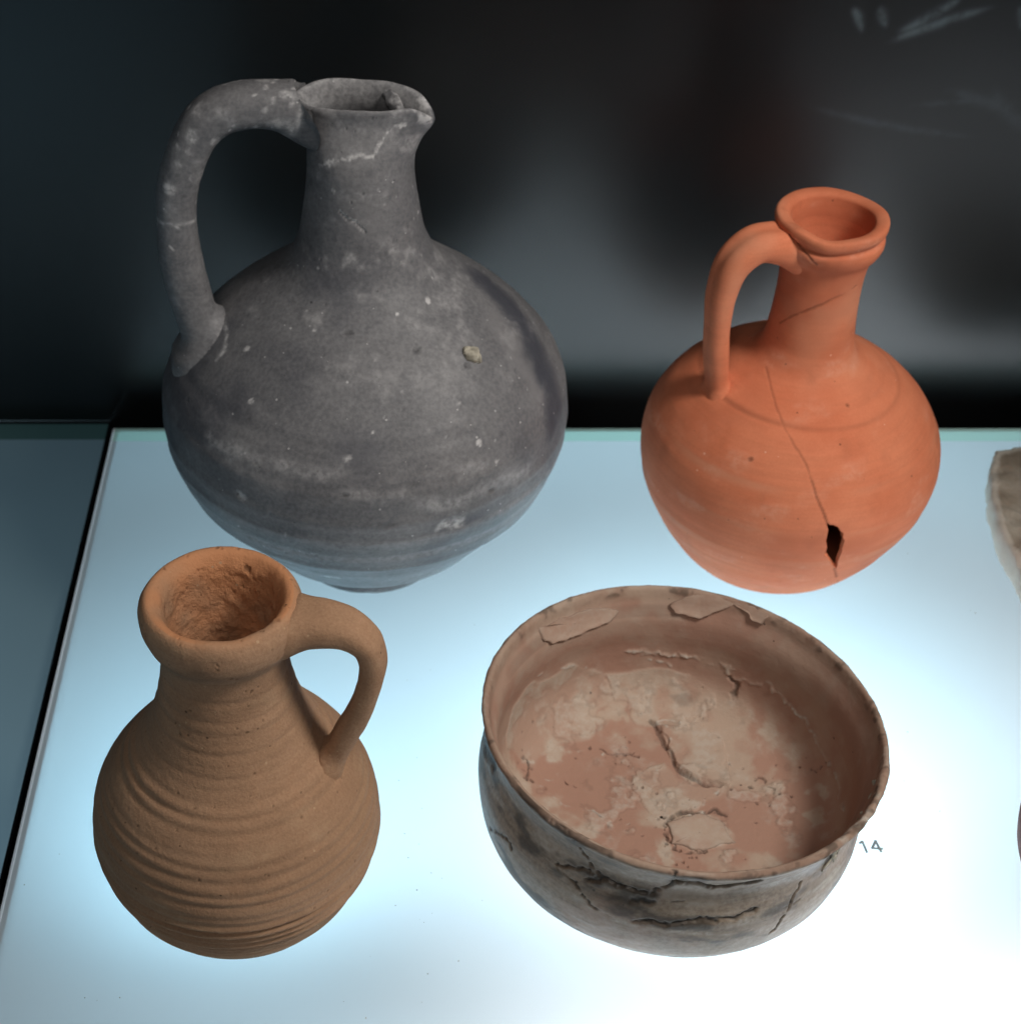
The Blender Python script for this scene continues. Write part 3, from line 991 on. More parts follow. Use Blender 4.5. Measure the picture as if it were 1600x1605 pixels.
def RED_MARKS(p):
    P = p.flat()
    sh = p.ph.shape
    o = p.outer.reshape(-1)
    z = p.z0.reshape(-1)
    PO = P[o]
    g = lambda k: mk('red_jug', k, PO)
    dark, pale, tint, tint2 = (np.zeros(len(P)) for _ in range(4))
    dep = np.zeros(len(P))
    zr = g('ring')[:, 2].mean()
    azp = np.arctan2(P[:, 1], P[:, 0])
    m = np.exp(-((P[:, 2] - zr - 0.0006 * np.sin(azp * 2)) / 0.0006) ** 2)
    vis = 0.45 + 0.55 * sstep(0.2, -0.6, azp + math.pi / 2)
    dep -= 0.00035 * m * vis
    dark = np.maximum(dark, 0.35 * m * vis)
    for k, w_, a_ in (('crack', 0.00040, 0.8), ('crack2', 0.00040, 0.7), ('neck', 0.00042, 0.45), ('lip', 0.00045, 0.9)):
        m = line_mask(P, g(k), w_, 0.0003, 300)
        if k == 'crack':
            m = m * (0.45 + 0.55 * sstep(0.085, 0.055, P[:, 2]))
        dark = np.maximum(dark, a_ * m)
        dep -= 0.0004 * m
    for c in g('dot'):
        dark = np.maximum(dark, 0.7 * dot_mask(P, c, 0.0009, 0.5, 600))
    # paler wiped clay on the neck and in turns round the belly, darker smoke marks
    zz = z + 0.0012 * vnoise(P, 16, 5)
    turns = sstep(0.15, 0.8, vnoise(np.stack([0 * zz, 0 * zz, zz], -1), 240, 6)) * sstep(-0.3, 0.5, fbm(P, 30, 2, 7))
    tint2 = np.maximum(tint2, 0.55 * turns * sstep(0.085, 0.07, z))
    tint2 = np.maximum(tint2, 0.5 * sstep(-0.1, 0.6, fbm(P, np.array([50, 50, 40]), 3, 8)) * sstep(0.09, 0.105, z))
    tint = np.maximum(tint, 0.85 * sstep(-0.05, 0.55, fbm(P, np.array([26, 26, 44]), 4, 9)))
    pale = np.maximum(pale, 0.22 * sstep(0.1, 0.6, fbm(P, np.array([70, 70, 130]), 4, 19)))
    dark = np.maximum(dark, 0.16 * sstep(0.15, 0.6, fbm(P, np.array([90, 90, 60]), 4, 29)))
    lipz = sstep(0.152, 0.157, z)
    dark = np.maximum(dark, 0.25 * lipz * sstep(0.25, 0.6, fbm(P, 150, 3, 12)))
    pale = np.maximum(pale, 0.5 * lipz * sstep(0.15, 0.6, fbm(P, 110, 3, 15)))
    for nme, v in (('dark', dark), ('pale', pale), ('tint', tint), ('tint2', tint2)):
        p.attr(nme, np.where(o | (z > 0.15), v, 0).reshape(sh))
    h_out = poly_mask(P, g('hole'), soft=0.0, depth=0.0035, wob=0.0003, freq=500, grow=0.0004) > 0.5
    h_in = poly_mask(P, g('hole'), soft=0.0, depth=0.010, grow=0.0035) > 0.5
    return np.where(o, dep, 0).reshape(sh), np.where(o, h_out, h_in)


build_red()

# ------------------------------------------------------------------ brown jug
M_BROWN = clay('brown_ware', (0.350, 0.205, 0.122), (0.420, 0.252, 0.154), (0.380, 0.215, 0.126), (0.46, 0.31, 0.19), (0.055, 0.030, 0.018),
               (0.52, 0.235, 0.112), rough=0.86, spec=0.15, speck=0.12, pit=0.10, band=0.5, bump=0.00030, grain=1100, crumb=4.0, tint2=(0.17, 0.105, 0.062))


def build_brown():
    th = thing('brown_jug', 'small sandy brown jug with ribbed belly and wide thick lip', 'jug', (-0.0585, -0.2069, 0.0004))
    out = [(0.0006, 0.0010), (0.022, 0.0010), (0.0262, 0.0002), (0.0290, 0.0012), (0.0325, 0.0045), (0.0368, 0.0104), (0.0418, 0.0195), (0.0457, 0.0315),
           (0.0464, 0.0410), (0.0448, 0.0510), (0.0405, 0.0610), (0.0340, 0.0700), (0.0282, 0.0780), (0.0243, 0.0860), (0.0218, 0.0940), (0.0200, 0.1030), (0.0192, 0.1100),
           (0.0196, 0.1165), (0.0212, 0.1195), (0.0232, 0.1228), (0.0241, 0.1275), (0.0236, 0.1318), (0.0219, 0.1342)]
    inn = [(0.0198, 0.1340), (0.0178, 0.1312), (0.0164, 0.1260), (0.0152, 0.1160), (0.0146, 0.1060), (0.0160, 0.0950), (0.0210, 0.0820), (0.0300, 0.0690),
           (0.0385, 0.0560), (0.0418, 0.0430), (0.0408, 0.0310), (0.0360, 0.0190), (0.0280, 0.0090), (0.0006, 0.0060)]
    p = Pot(out + inn, 0.00055, 520, (0.0219, 0.1342))
    zr = p.outer_r()
    V = p.V
    d = 0.00035 * fbm(V, 28, 3, 23) + 0.00010 * fbm(V, 200, 3, 27)
    zz = p.z0 + 0.0011 * np.sin(p.ph + 0.6) * 0.5 + 0.0006 * vnoise(V, 25, 29)
    rid = 0 * zz
    rg = random.Random(4)
    z = 0.006
    while z < 0.112:
        low = z < 0.036
        amp = rg.uniform(0.0005, 0.0015) if low else rg.uniform(0.00010, 0.00055) * (1.0 if z < 0.078 else 0.6)
        wd = rg.uniform(0.0008, 0.0013)
        vis = 0.78 + 0.30 * vnoise(np.stack([np.cos(p.ph), np.sin(p.ph), zz * 0 + z * 90], -1), 1.4, int(z * 1e5))
        k = (zz - z) / wd
        rid = rid - amp * vis * np.exp(-k ** 2) + 0.5 * amp * vis * np.exp(-((zz - z - 2.0 * wd) / (1.3 * wd)) ** 2)
        z += rg.uniform(0.0026, 0.0047) if low else rg.uniform(0.0026, 0.0052)
    d = d + np.where(p.outer, rid * sstep(0.003, 0.008, p.z0), 0)
    # lip: knocks and pits
    w = sstep(0.118, 0.124, p.z0)
    d = d + w * (0.0006 * fbm(V, 85, 3, 33))
    inner = ~p.outer
    p.attr('rough', np.where(inner, sstep(0.1338, 0.128, p.z0), 0.0) + 0.15 + 0 * zz)
    p.attr('tint', np.where(inner, 0.95, 0.50 * sstep(0.1325, 0.1342, p.z0)) * sstep(-0.6, 0.2, fbm(V, 60, 3, 37)) * sstep(0.07, 0.10, p.z0))
    p.push(d)
    tx, ty = math.radians(0.57), math.radians(0.67)
    p.V = lean(p.V, tx, ty, 0.135)
    p.push(BROWN_MARKS(p))
    spans = [('base', None, lambda z, oo: oo and z < 0.0012), ('rim', None, lambda z, oo: z > 0.1185), ('neck', None, lambda z, oo: z > 0.088),
             ('body', None, lambda z, oo: True)]
    p.build(spans, M_BROWN, th)
    path = [(0.0165, 0.1240, 0.0076), (0.0218, 0.1259, 0.0077), (0.0272, 0.1278, 0.0076), (0.0322, 0.1282, 0.0073), (0.0382, 0.1272, 0.0065), (0.0436, 0.1228, 0.0057), (0.0455, 0.1164, 0.0052), (0.0450, 0.1090, 0.0051),
            (0.0415, 0.0947, 0.0052), (0.0375, 0.0847, 0.0051), (0.0335, 0.0745, 0.0050), (0.0310, 0.0690, 0.0050)]
    W, q, s, a = handle_mesh(path, math.radians(-10), zr, flat=0.80, lat=1.05, seat=0.0006, flare=(0.0010, 0.0004), groove=0.08, fil=(0.16, 0.30),
                             disp=lambda V: 0.00045 * fbm(V, 70, 3, 43) + 0.0001 * fbm(V, 300, 2, 3))
    W = lean(W, tx, ty, 0.135)
    P = W.reshape(-1, 3)
    z0 = 0 * s
    mesh_from('handle', P, q, M_BROWN, th, None, {'pale': 0.3 * sstep(0.3, 0.7, fbm(P, 220, 3, 8)), 'dark': z0, 'tint': 0.02 + z0, 'rough': 0.15 + z0})
    return th


def BROWN_MARKS(p):
    P = p.flat()
    sh = p.ph.shape
    o = p.outer.reshape(-1)
    z = p.z0.reshape(-1)
    dep = np.zeros(len(P))
    dark, pale, tint2 = (np.zeros(len(P)) for _ in range(3))
    rg = random.Random(5)
    lip = sstep(0.118, 0.122, z)
    cand = np.where(lip > 0.5)[0]
    for _ in range(110):
        i = cand[rg.randrange(len(cand))]
        m = dot_mask(P, P[i], rg.uniform(0.0002, 0.0005) * (2.2 if rg.random() < 0.12 else 1), 1.0, 900)
        dep -= rg.uniform(0.0002, 0.0005) * m
        dark = np.maximum(dark, rg.uniform(0.1, 0.5) * m)
    cand = np.where(o & (z > 0.01) & (z < 0.118))[0]
    for _ in range(140):
        i = cand[rg.randrange(len(cand))]
        m = dot_mask(P, P[i], rg.uniform(0.00018, 0.00042), 0.9, 1200)
        dep -= 0.0003 * m
        dark = np.maximum(dark, 0.6 * m)
    # greyer fired patch low on the right of the belly, worn paler ridges
    tint2 = np.maximum(tint2, 0.75 * sstep(-0.25, 0.35, fbm(P, np.array([30, 30, 55]), 3, 6) + 0.45 * sstep(0.0, 0.045, P[:, 0]) - 0.25) * sstep(0.040, 0.022, z))
    pale = np.maximum(pale, 0.34 * sstep(0.1, 0.7, fbm(P, np.array([70, 70, 160]), 4, 16)) * o)
    dark = np.maximum(dark, 0.22 * sstep(0.15, 0.6, fbm(P, np.array([45, 45, 90]), 4, 26)) * o)
    for nme, v in (('dark', dark), ('pale', pale), ('tint2', tint2)):
        p.attr(nme, v.reshape(sh))
    # dug crumbs inside the mouth
    dep += np.where(~o, 0.0007 * fbm(P, 330, 3, 18) * sstep(0.06, 0.09, z) * sstep(0.1335, 0.127, z), 0)
    return dep.reshape(sh)


build_brown()

# ------------------------------------------------------------------ bowl
M_BOWL = clay('burnished_bowl_ware', (0.225, 0.160, 0.106), (0.310, 0.228, 0.158), (0.155, 0.114, 0.082), (0.54, 0.49, 0.42), (0.022, 0.016, 0.012),
              (0.385, 0.222, 0.160), rough=0.42, spec=0.48, speck=0.0, pit=0.05, band=0.9, bump=0.00012, grain=600, crumb=2.2, tint2=(0.46, 0.358, 0.275), rough_tint=0.85, mottle=0.5)


def build_bowl():
    th = thing('cracked_bowl', 'wide open bowl with cracked brown outside and pinkish flaking inside', 'bowl', (0.0866, -0.1800, 0.0004))
    out = [(0.0006, 0.0008), (0.044, 0.0008), (0.0495, 0.0002), (0.0560, 0.0030), (0.0626, 0.0098), (0.0658, 0.0195), (0.0665, 0.0290), (0.0648, 0.0375), (0.0640, 0.0435),
           (0.0656, 0.0495), (0.0674, 0.0530), (0.0679, 0.0545), (0.0671, 0.0555)]
    inn = [(0.0658, 0.0550), (0.0642, 0.0500), (0.0618, 0.0440), (0.0609, 0.0380), (0.0610, 0.0290), (0.0588, 0.0180), (0.0530, 0.0100), (0.0440, 0.0068), (0.0250, 0.0055), (0.0006, 0.0052)]
    p = Pot(out + inn, 0.00042, 1040, (0.0671, 0.0555))
    V = p.V
    inner = ~p.outer
    d = 0.0006 * fbm(V, 24, 3, 53) + 0.00016 * fbm(V, 160, 3, 57)
    rim = sstep(0.0525, 0.0545, p.z0)
    ins = np.where(inner, 1.0, 0.0)
    p.attr('gloss', np.maximum(ins, rim))
    p.attr('rough', np.where(inner, 0.25 + 0.75 * sstep(0.03, 0.01, p.z0), 0.1))
    p.attr('tint', np.where(inner, 1 - 0.45 * sstep(0.048, 0.0535, p.z0), 0.5 * sstep(0.0535, 0.0548, p.z0)))
    p.push(d)
    # flatter on the right hand side below the rim
    sq = 0.030 * np.exp(-((p.ph + 0.35) / 0.55) ** 2) * sstep(0.004, 0.014, p.z0) * sstep(0.050, 0.040, p.z0) * p.outer
    p.V[..., 0] *= 1 - sq
    p.V[..., 1] *= 1 - sq
    p.V = lean(p.V, math.radians(-0.2), math.radians(3.6), 0.055)
    p.push(BOWL_MARKS(p))
    spans = [('rim', None, lambda z, oo: z > 0.0505), ('outer_wall', None, lambda z, oo: oo), ('inner_wall', None, lambda z, oo: z > 0.0125),
             ('bowl_floor', None, lambda z, oo: True)]
    p.build(spans, M_BOWL, th)
    PV, PN = p.flat(), p.normals().reshape(-1, 3)
    sel = ~p.outer.reshape(-1)
    PV, PN = PV[sel][::4], PN[sel][::4]
    for j, (k, t_, cu, ti, t2, pa) in enumerate((('F1', 0.0011, 0.0006, 0.85, 0.40, 0.25), ('F2', 0.0012, 0.0006, 0.8, 0.30, 0.2), ('F3', 0.0010, 0.0005, 0.8, 0.35, 0.2),
                                                 ('pD', 0.0006, 0.0002, 1.0, 0.75, 0.35))):
        add_flake(PV, PN, mk('cracked_bowl', k), t_, cu, th, 40 + j, ti, t2, pa)
    # earth and dry rootlets still stuck under the rim on the right
    for j, (azd, r_, z_, sz) in enumerate(((-24, 0.0683, 0.0492, 0.0017), (-19, 0.0676, 0.0500, 0.0012), (-31, 0.0672, 0.0490, 0.0013))):
        a_ = math.radians(azd)
        blob('earth_crumb', np.array([r_ * math.cos(a_), r_ * math.sin(a_), z_ - 0.0030]), (sz, sz, sz * 0.8), 0.6, 500, M_STONE, th, 11 + j)
    rg = random.Random(21)
    for j in range(5):
        a0 = math.radians(rg.uniform(-52, -30))
        pts = []
        for t_ in range(6):
            aa = a0 - 0.035 * t_ * rg.uniform(0.6, 1.4) * (1 if j % 2 else -0.6)
            zz_ = 0.0505 - 0.0028 * t_ - 0.0030
            pts.append((0.0665 * math.cos(aa) * (1 - 0.004 * t_), 0.0665 * math.sin(aa) * (1 - 0.004 * t_), zz_))
        C = spline(pts, n=26)
        ring_ = np.linspace(0, 2 * math.pi, 8, endpoint=False)
        T_ = np.gradient(C, axis=0)
        T_ /= np.linalg.norm(T_, axis=1, keepdims=True)
        n1_ = np.cross(T_, np.array([0.3, 0.2, 1.0]))
        n1_ /= np.linalg.norm(n1_, axis=1, keepdims=True)
        n2_ = np.cross(T_, n1_)
        V = C[:, None] + 0.00028 * (np.cos(ring_)[None, :, None] * n1_[:, None] + np.sin(ring_)[None, :, None] * n2_[:, None])
        i = np.arange(25)[:, None] * 8
        k_ = np.arange(8)[None]
        q = np.stack([i + k_, i + (k_ + 1) % 8, i + 8 + (k_ + 1) % 8, i + 8 + k_], -1).reshape(-1, 4)
        mesh_from('rootlet', V.reshape(-1, 3), q, M_STONE, th)
    return th


def BOWL_MARKS(p):
    P = p.flat()
    sh = p.ph.shape
    o = p.outer.reshape(-1)
    i_ = ~o
    z = p.z0.reshape(-1)
    PO = P[::3]
    g = lambda k: mk('cracked_bowl', k, PO)
    dark, pale, tint, tint2 = (np.zeros(len(P)) for _ in range(4))
    dep = np.zeros(len(P))
    Pi = np.where(i_)[0]
    Po = np.where(o)[0]
    A, B = P[Pi], P[Po]

    def put(dst, ids, val):
        dst[ids] = np.maximum(dst[ids], val)

    # ---- inside: lost slip, lime crust, cracks
    n1 = fbm(A, 55, 4, 81)
    n2 = fbm(A, 160, 4, 82)
    n3 = fbm(A, 26, 3, 83)
    floor = sstep(0.026, 0.012, z[Pi])
    put(tint2, Pi, 0.8 * floor * sstep(0.02, 0.14, n1 + 0.35 * n2 - 0.03 - 2.2 * (A[:, 0] + 0.01)))
    put(tint2, Pi, 0.55 * sstep(0.0, 0.4, n3 + 0.4 * n2) * sstep(0.030, 0.046, z[Pi]))
    put(pale, Pi, 0.34 * sstep(0.0, 0.6, n2 + 0.5 * n1) * (0.35 + 0.65 * floor))
    put(tint2, Pi, 0.75 * floor * sstep(-0.08, 0.20, fbm(A, 38, 5, 85) + 0.3 * n2))
    for k, v in (('pA', 0.85), ('pB', 0.8), ('pC', 0.8), ('pD', 0.8), ('pE', 0.65)):
        m = poly_mask(A, g(k), wob=0.0036, freq=130, soft=0.0012) * (0.45 + 0.55 * sstep(-0.35, 0.1, n1 + 0.6 * n2))
        put(tint2, Pi, v * m)
        put(pale, Pi, 0.35 * m * sstep(-0.4, 0.4, n2))
        dep[Pi] += 0.00030 * sstep(0.3, 0.7, m)
    m = poly_mask(A, g('pP'), wob=0.003, freq=110, soft=0.0008)
    tint2[Pi] *= 1 - 0.85 * m
    m = poly_mask(A, g('pG'), wob=0.002, freq=200, soft=0.001)
    put(dark, Pi, 0.30 * m)
    # broad groove down the middle of the floor
    dep[Pi] += 0.0008 * sstep(0.35, 0.65, poly_mask(A, g('pE'), wob=0.0016, freq=160, soft=0.0012))
    m = line_mask(A, g('groove'), 0.0008, 0.0012, 200, soft=0.8)
    put(dark, Pi, 0.55 * m)
    dep[Pi] -= 0.0012 * m
    for k, w_, a_ in (('c1', 0.0005, 0.75), ('c2', 0.0004, 0.7), ('c3', 0.0007, 0.7), ('c4', 0.0006, 0.6), ('c5', 0.0011, 0.65), ('c6', 0.00045, 0.6), ('c7', 0.0005, 0.5), ('c8', 0.0005, 0.45)):
        m = line_mask(A, g(k), w_, 0.0012, 320, soft=0.7)
        put(dark, Pi, a_ * m)
        dep[Pi] -= 0.0008 * m
    # crumbly edges where the crust has come away
    for k in ('pA', 'pB', 'pC', 'pD', 'pE', 'pP'):
        q_ = g(k)
        q_ = np.vstack([q_, q_[:1]])
        br = sstep(-0.15, 0.30, fbm(A, 130, 3, 301 + ord(k[1])))
        m = line_mask(A, q_, 0.0006, 0.0032, 150, seed=310 + ord(k[1]), soft=0.8) * br
        put(pale, Pi, 0.8 * m)
        dep[Pi] += 0.0004 * m * (0.6 + n2)
        m = line_mask(A, q_ * np.array([0.985, 0.985, 1.0]) + np.array([0.0002, -0.0009, 0]), 0.0004, 0.0032, 150, seed=310 + ord(k[1]), soft=0.8) * br * sstep(-0.1, 0.3, fbm(A, 260, 2, 320))
        put(dark, Pi, 0.55 * m)
        dep[Pi] -= 0.0004 * m
    # the raised seam where wall meets floor
    m = line_mask(A, g('ridge'), 0.0008, 0.0018, 260, soft=0.9) * (0.35 + 0.65 * sstep(-0.3, 0.35, fbm(A, 110, 3, 87)))
    put(pale, Pi, 0.95 * m)
    dep[Pi] += 0.0008 * m
    # crusts of earth, pitted
    crust = sstep(0.20, 0.34, fbm(A, 95, 5, 84) + 0.15 * n2) * floor
    dep[Pi] += 0.0006 * crust * (0.5 + n2)
    put(dark, Pi, 0.15 * sstep(0.10, 0.19, fbm(A, 95, 5, 84) + 0.15 * n2) * sstep(0.26, 0.20, fbm(A, 95, 5, 84) + 0.15 * n2) * floor)
    put(pale, Pi, 0.34 * crust)
    rg = random.Random(8)
    cand = Pi[z[Pi] < 0.02]
    hubs = [mk('cracked_bowl', k_).mean(0) for k_ in ('c1', 'c3', 'c4', 'c7', 'c8', 'pD')]
    for q_ in range(130):
        c = P[cand[rg.randrange(len(cand))]]
        if q_ < 80:
            h_ = hubs[q_ % len(hubs)] + np.array([rg.gauss(0, 0.005), rg.gauss(0, 0.005), 0])
            c = A[((A - h_) ** 2).sum(1).argmin()]
        m = dot_mask(A, c, rg.uniform(0.0002, 0.0006), 1.1, 800)
        put(dark, Pi, rg.uniform(0.2, 0.6) * m)
        dep[Pi] -= 0.0005 * m
    # rusty turns on the inner wall
    put(dark, Pi, 0.14 * sstep(0.014, 0.024, z[Pi]) * sstep(0.047, 0.040, z[Pi]))
    put(tint2, Pi, 0.45 * sstep(-0.2, 0.4, fbm(A, 70, 4, 88)) * sstep(0.012, 0.02, z[Pi]))
    zz = z[Pi] + 0.0008 * vnoise(A, 20, 6)
    put(dark, Pi, 0.30 * sstep(0.1, 0.9, vnoise(np.stack([0 * zz, 0 * zz, zz], -1), 380, 9)) * sstep(0.016, 0.024, z[Pi]) * sstep(-0.4, 0.4, n3))

    # ---- outside: painted sheen streaks, smoke, cracks
    m1 = fbm(B, 40, 4, 91)
    m2 = fbm(B, np.array([45, 45, 260]), 4, 92)
    put(pale, Po, 0.50 * sstep(0.05, 0.50, m2) * (0.4 + 0.6 * sstep(-0.2, 0.3, m1)))  # pale streaks paint in the sheen reflected from the glowing glass
    put(dark, Po, 0.72 * sstep(0.06, 0.36, fbm(B, np.array([60, 60, 130]), 5, 93)))
    put(tint2, Po, 0.30 * sstep(0.05, 0.45, fbm(B, np.array([50, 50, 120]), 4, 194)))
    put(tint, Po, 0.40 * sstep(0.1, 0.5, fbm(B, 48, 3, 94)))
    for k, w_, dp in (('o1', 0.0006, 1.2), ('o2', 0.0006, 1.0), ('o3', 0.0007, 1.2), ('o4', 0.0004, 0.8), ('o5', 0.0009, 1.4), ('o6', 0.0004, 0.6), ('o7', 0.0007, 1.1), ('o8', 0.0005, 1.0),
                      ('o9', 0.0006, 0.9), ('o10', 0.0004, 0.7), ('o11', 0.0018, 0.6), ('o12', 0.0011, 0.8), ('o13', 0.0004, 0.4)):
        m = line_mask(B, g(k), 1.05 * w_, 0.0011, 300, soft=0.75)
        put(dark, Po, 0.95 * m)
        dep[Po] -= 0.0008 * dp * m
        # one lip of each crack stands a little proud
        m = line_mask(B, g(k) + np.array([0, -0.0003, -0.0022]), 0.0016, 0.0008, 200, soft=0.9)
        dep[Po] += 0.00010 * dp * m
        put(pale, Po, 0.15 * m)
    # fine crazing
    for q in range(26):
        c = B[rg.randrange(len(B))]
        dr = np.array([rg.uniform(-1, 1), rg.uniform(-1, 1), rg.uniform(-0.5, 0.5)])
        dr -= (dr @ c) * c / (c @ c)
        dr /= np.linalg.norm(dr)
        pts = np.array([c + dr * t * 0.004 + 0.0008 * np.array([rg.uniform(-1, 1) for _ in range(3)]) for t in range(rg.randint(2, 5))])
        rr = np.hypot(pts[:, 0], pts[:, 1])
        m = line_mask(B, pts, 0.0003, 0.0006, 300)
        put(dark, Po, 0.6 * m)
        dep[Po] -= 0.0003 * m
    # the rim: nicked and frayed, with earth caught on its right side
    rim = sstep(0.0515, 0.054, z)
    q = fbm(P, 260, 3, 95)
    dep += rim * (0.00025 * q - 0.0003 * sstep(0.3, 0.7, fbm(P, 70, 3, 96)))
    dark = np.maximum(dark, 0.55 * rim * sstep(0.15, 0.5, q))
    az = np.arctan2(P[:, 1], P[:, 0])
    right = np.exp(-((az + 0.55) / 0.45) ** 2)
    dep += rim * right * 0.0009 * fbm(P, 200, 3, 97)
    pale = np.maximum(pale, 0.6 * rim * right * sstep(0.0, 0.4, fbm(P, 180, 3, 98)))
    dark = np.maximum(dark, 0.7 * rim * right * sstep(0.1, 0.4, fbm(P, 150, 3, 99)))
    for nme, v in (('dark', dark), ('pale', pale), ('tint', tint), ('tint2', tint2)):
        p.attr(nme, v.reshape(sh))
    return dep.reshape(sh)


def add_flake(pot_v, pot_n, pts, thick, curl, parent, seed, tint, tint2, pale):
    """a loose scale of slip lying on the wall of the bowl"""
    rg = random.Random(seed)
    n = len(pts)
    out = []
    for k in range(n):
        a, b = pts[k], pts[(k + 1) % n]
        m = max(2, int(np.linalg.norm(b - a) / 0.0011))
        for j in range(m):
            out.append(a + (b - a) * j / m)
    out = np.array(out)
    out += np.stack([0.0026 * fbm(out, 210, 4, seed), 0.0026 * fbm(out, 210, 4, seed + 1), 0.0012 * fbm(out, 210, 4, seed + 2)], -1)
    c = out.mean(0)
    rings = [c + (out - c) * f for f in (0.02, 0.3, 0.6, 0.82, 0.94, 1.0, 1.01)]
    offs = [thick * 0.8, thick * 0.8, thick * 0.8 + 0.1 * curl, thick + 0.4 * curl, thick + 0.8 * curl, thick * 0.8 + curl, -0.0006]
    V = []
    z0_, z1_ = out[:, 2].min(), out[:, 2].max()
    for rgp, of0 in zip(rings, offs):
        for q in rgp:
            # the scale lifts along its lower edge and runs into the wall above
            of = of0 if z1_ - z0_ < 0.004 or of0 < 0 else of0 * (1 - 0.9 * min(1, max(0, (q[2] - z0_) / (z1_ - z0_)))) + 0.0001
            i = np.argpartition(((pot_v - q) ** 2).sum(1), 60)[:60]
            nn = pot_n[i].mean(0)
            nn /= np.linalg.norm(nn)
            V.append(q - nn * ((q - pot_v[i].mean(0)) @ nn) + nn * (of + (0.00030 * float(fbm(q[None], 230, 3, seed + 5)[0]) if of > 0 else 0)))
    V = np.array(V)
    m = len(out)
    i = np.arange(len(rings) - 1)[:, None] * m
    k = np.arange(m)[None]
    k2 = (k + 1) % m
    q = np.stack([i + k, i + m + k, i + m + k2, i + k2], -1).reshape(-1, 4)
    nz = np.cross(V[q[0][1]] - V[q[0][0]], V[q[0][3]] - V[q[0][0]])
    if nz @ pot_n[((pot_v - c) ** 2).sum(1).argmin()] < 0:
        q = q[:, ::-1].copy()
    nv = len(V)
    at = {'tint': np.full(nv, tint), 'tint2': tint2 * (0.5 + 0.5 * sstep(-0.3, 0.3, fbm(V, 160, 3, seed + 8))), 'pale': pale * (0.6 + 0.4 * fbm(V, 200, 3, seed)), 'dark': np.repeat([0, 0, 0, 0, 0.05, 0.25, 0.6], m), 'gloss': np.ones(nv)}
    return mesh_from('flake', V, q, M_BOWL, parent, None, at)


bowl = build_bowl()

# ------------------------------------------------------------------ things cut by the right edge of the picture
M_SHERD = clay('buff_sherd_clay', (0.42, 0.37, 0.30), (0.54, 0.49, 0.41), (0.36, 0.31, 0.24), (0.70, 0.67, 0.60), (0.10, 0.075, 0.05),
               (0.37, 0.31, 0.24), rough=0.88, spec=0.15, speck=0.06, pit=0.12, band=0.1, bump=0.0003, grain=700, tint2=(0.64, 0.61, 0.53))


def build_sherd():
    th = thing('pottery_sherd', 'buff broken sherd with a pale edge on the glass right of the orange jug', 'sherd', (0.2510, -0.0080, 0.0004))
    rg = random.Random(3)
    # broken outline on the glass, clockwise from the back left corner
    base = np.array([(0.0062, 0.0350), (0.0010, 0.0240), (-0.0045, 0.0020), (-0.0066, -0.0180), (-0.0062, -0.0400), (-0.0052, -0.0560), (0.0010, -0.0760), (0.0180, -0.0960), (0.0480, -0.1050), (0.0860, -0.0980), (0.1080, -0.0600),
                     (0.1060, -0.0100), (0.0900, 0.0250), (0.0550, 0.0390), (0.0250, 0.0400)])
    out = []
    n = len(base)
    for k in range(n):
        a, b = base[k], base[(k + 1) % n]
        for j in range(12):
            out.append(a + (b - a) * j / 12 + np.array([rg.uniform(-1, 1), rg.uniform(-1, 1)]) * 0.0003)
    out = np.array(out)
    c = out.mean(0)
    m = len(out)
    fr = [0.0, 0.15, 0.3, 0.45, 0.6, 0.70, 0.78, 0.84, 0.89, 0.93, 0.96, 0.985, 1.0, 1.0, 0.995, 0.98, 0.95]
    hz = [0.0150, 0.0150, 0.0149, 0.0148, 0.0146, 0.0144, 0.0142, 0.0141, 0.0140, 0.0139, 0.0137, 0.0132, 0.0120, 0.0085, 0.0045, 0.0012, 0.0]
    V = []
    for f, h in zip(fr, hz):
        for q in out:
            x, y = c + (q - c) * max(f, 0.001)
            V.append((x, y, h))
    V = np.array(V)
    top = (V[:, 2] > 0.0098)
    V[:, 2] += np.where(top, 0.0032 * fbm(V, 100, 5, 5) + 0.0009 * fbm(V, 420, 3, 6), 0)
    V[:, :2] += 0.0020 * np.stack([fbm(V, 120, 4, 7), fbm(V, 120, 4, 8)], -1) * (V[:, 2:3] > 0.0005)
    i = np.arange(len(fr) - 1)[:, None] * m
    k = np.arange(m)[None]
    k2 = (k + 1) % m
    q = np.stack([i + k, i + k2, i + m + k2, i + m + k], -1).reshape(-1, 4)
    q = q[:, ::-1].copy()
    edge = np.repeat([1.0 if f > 0.945 else 0.0 for f in fr], m)
    nz = fbm(V, 130, 4, 9)

    def piece(name, keep):
        qq = q[keep]
        used, inv = np.unique(qq, return_inverse=True)
        W = V[used]
        e = edge[used]
        mesh_from(name, W, inv.reshape(-1, 4), M_SHERD, th, None, {'tint2': 0.8 * e, 'pale': 0.35 * e + 0.3 * sstep(0.1, 0.5, nz[used]), 'tint': (1 - e) * 0.8 * sstep(-0.3, 0.3, fbm(W, 70, 3, 4)), 'dark': (1 - e) * 0.35 * sstep(0.15, 0.5, -nz[used])})

    rows = np.repeat(np.arange(len(fr) - 1), m)
    piece('worn_face', rows < 8)
    piece('broken_edge', rows >= 8)
    return th


build_sherd()

M_PURPLE = clay('plum_brown_ware', (0.22, 0.105, 0.098), (0.28, 0.140, 0.125), (0.24, 0.110, 0.095), (0.45, 0.34, 0.32), (0.05, 0.025, 0.022),
                (0.18, 0.085, 0.085), rough=0.7, spec=0.25, speck=0.05, pit=0.06, band=0.4, bump=0.00015, grain=900)


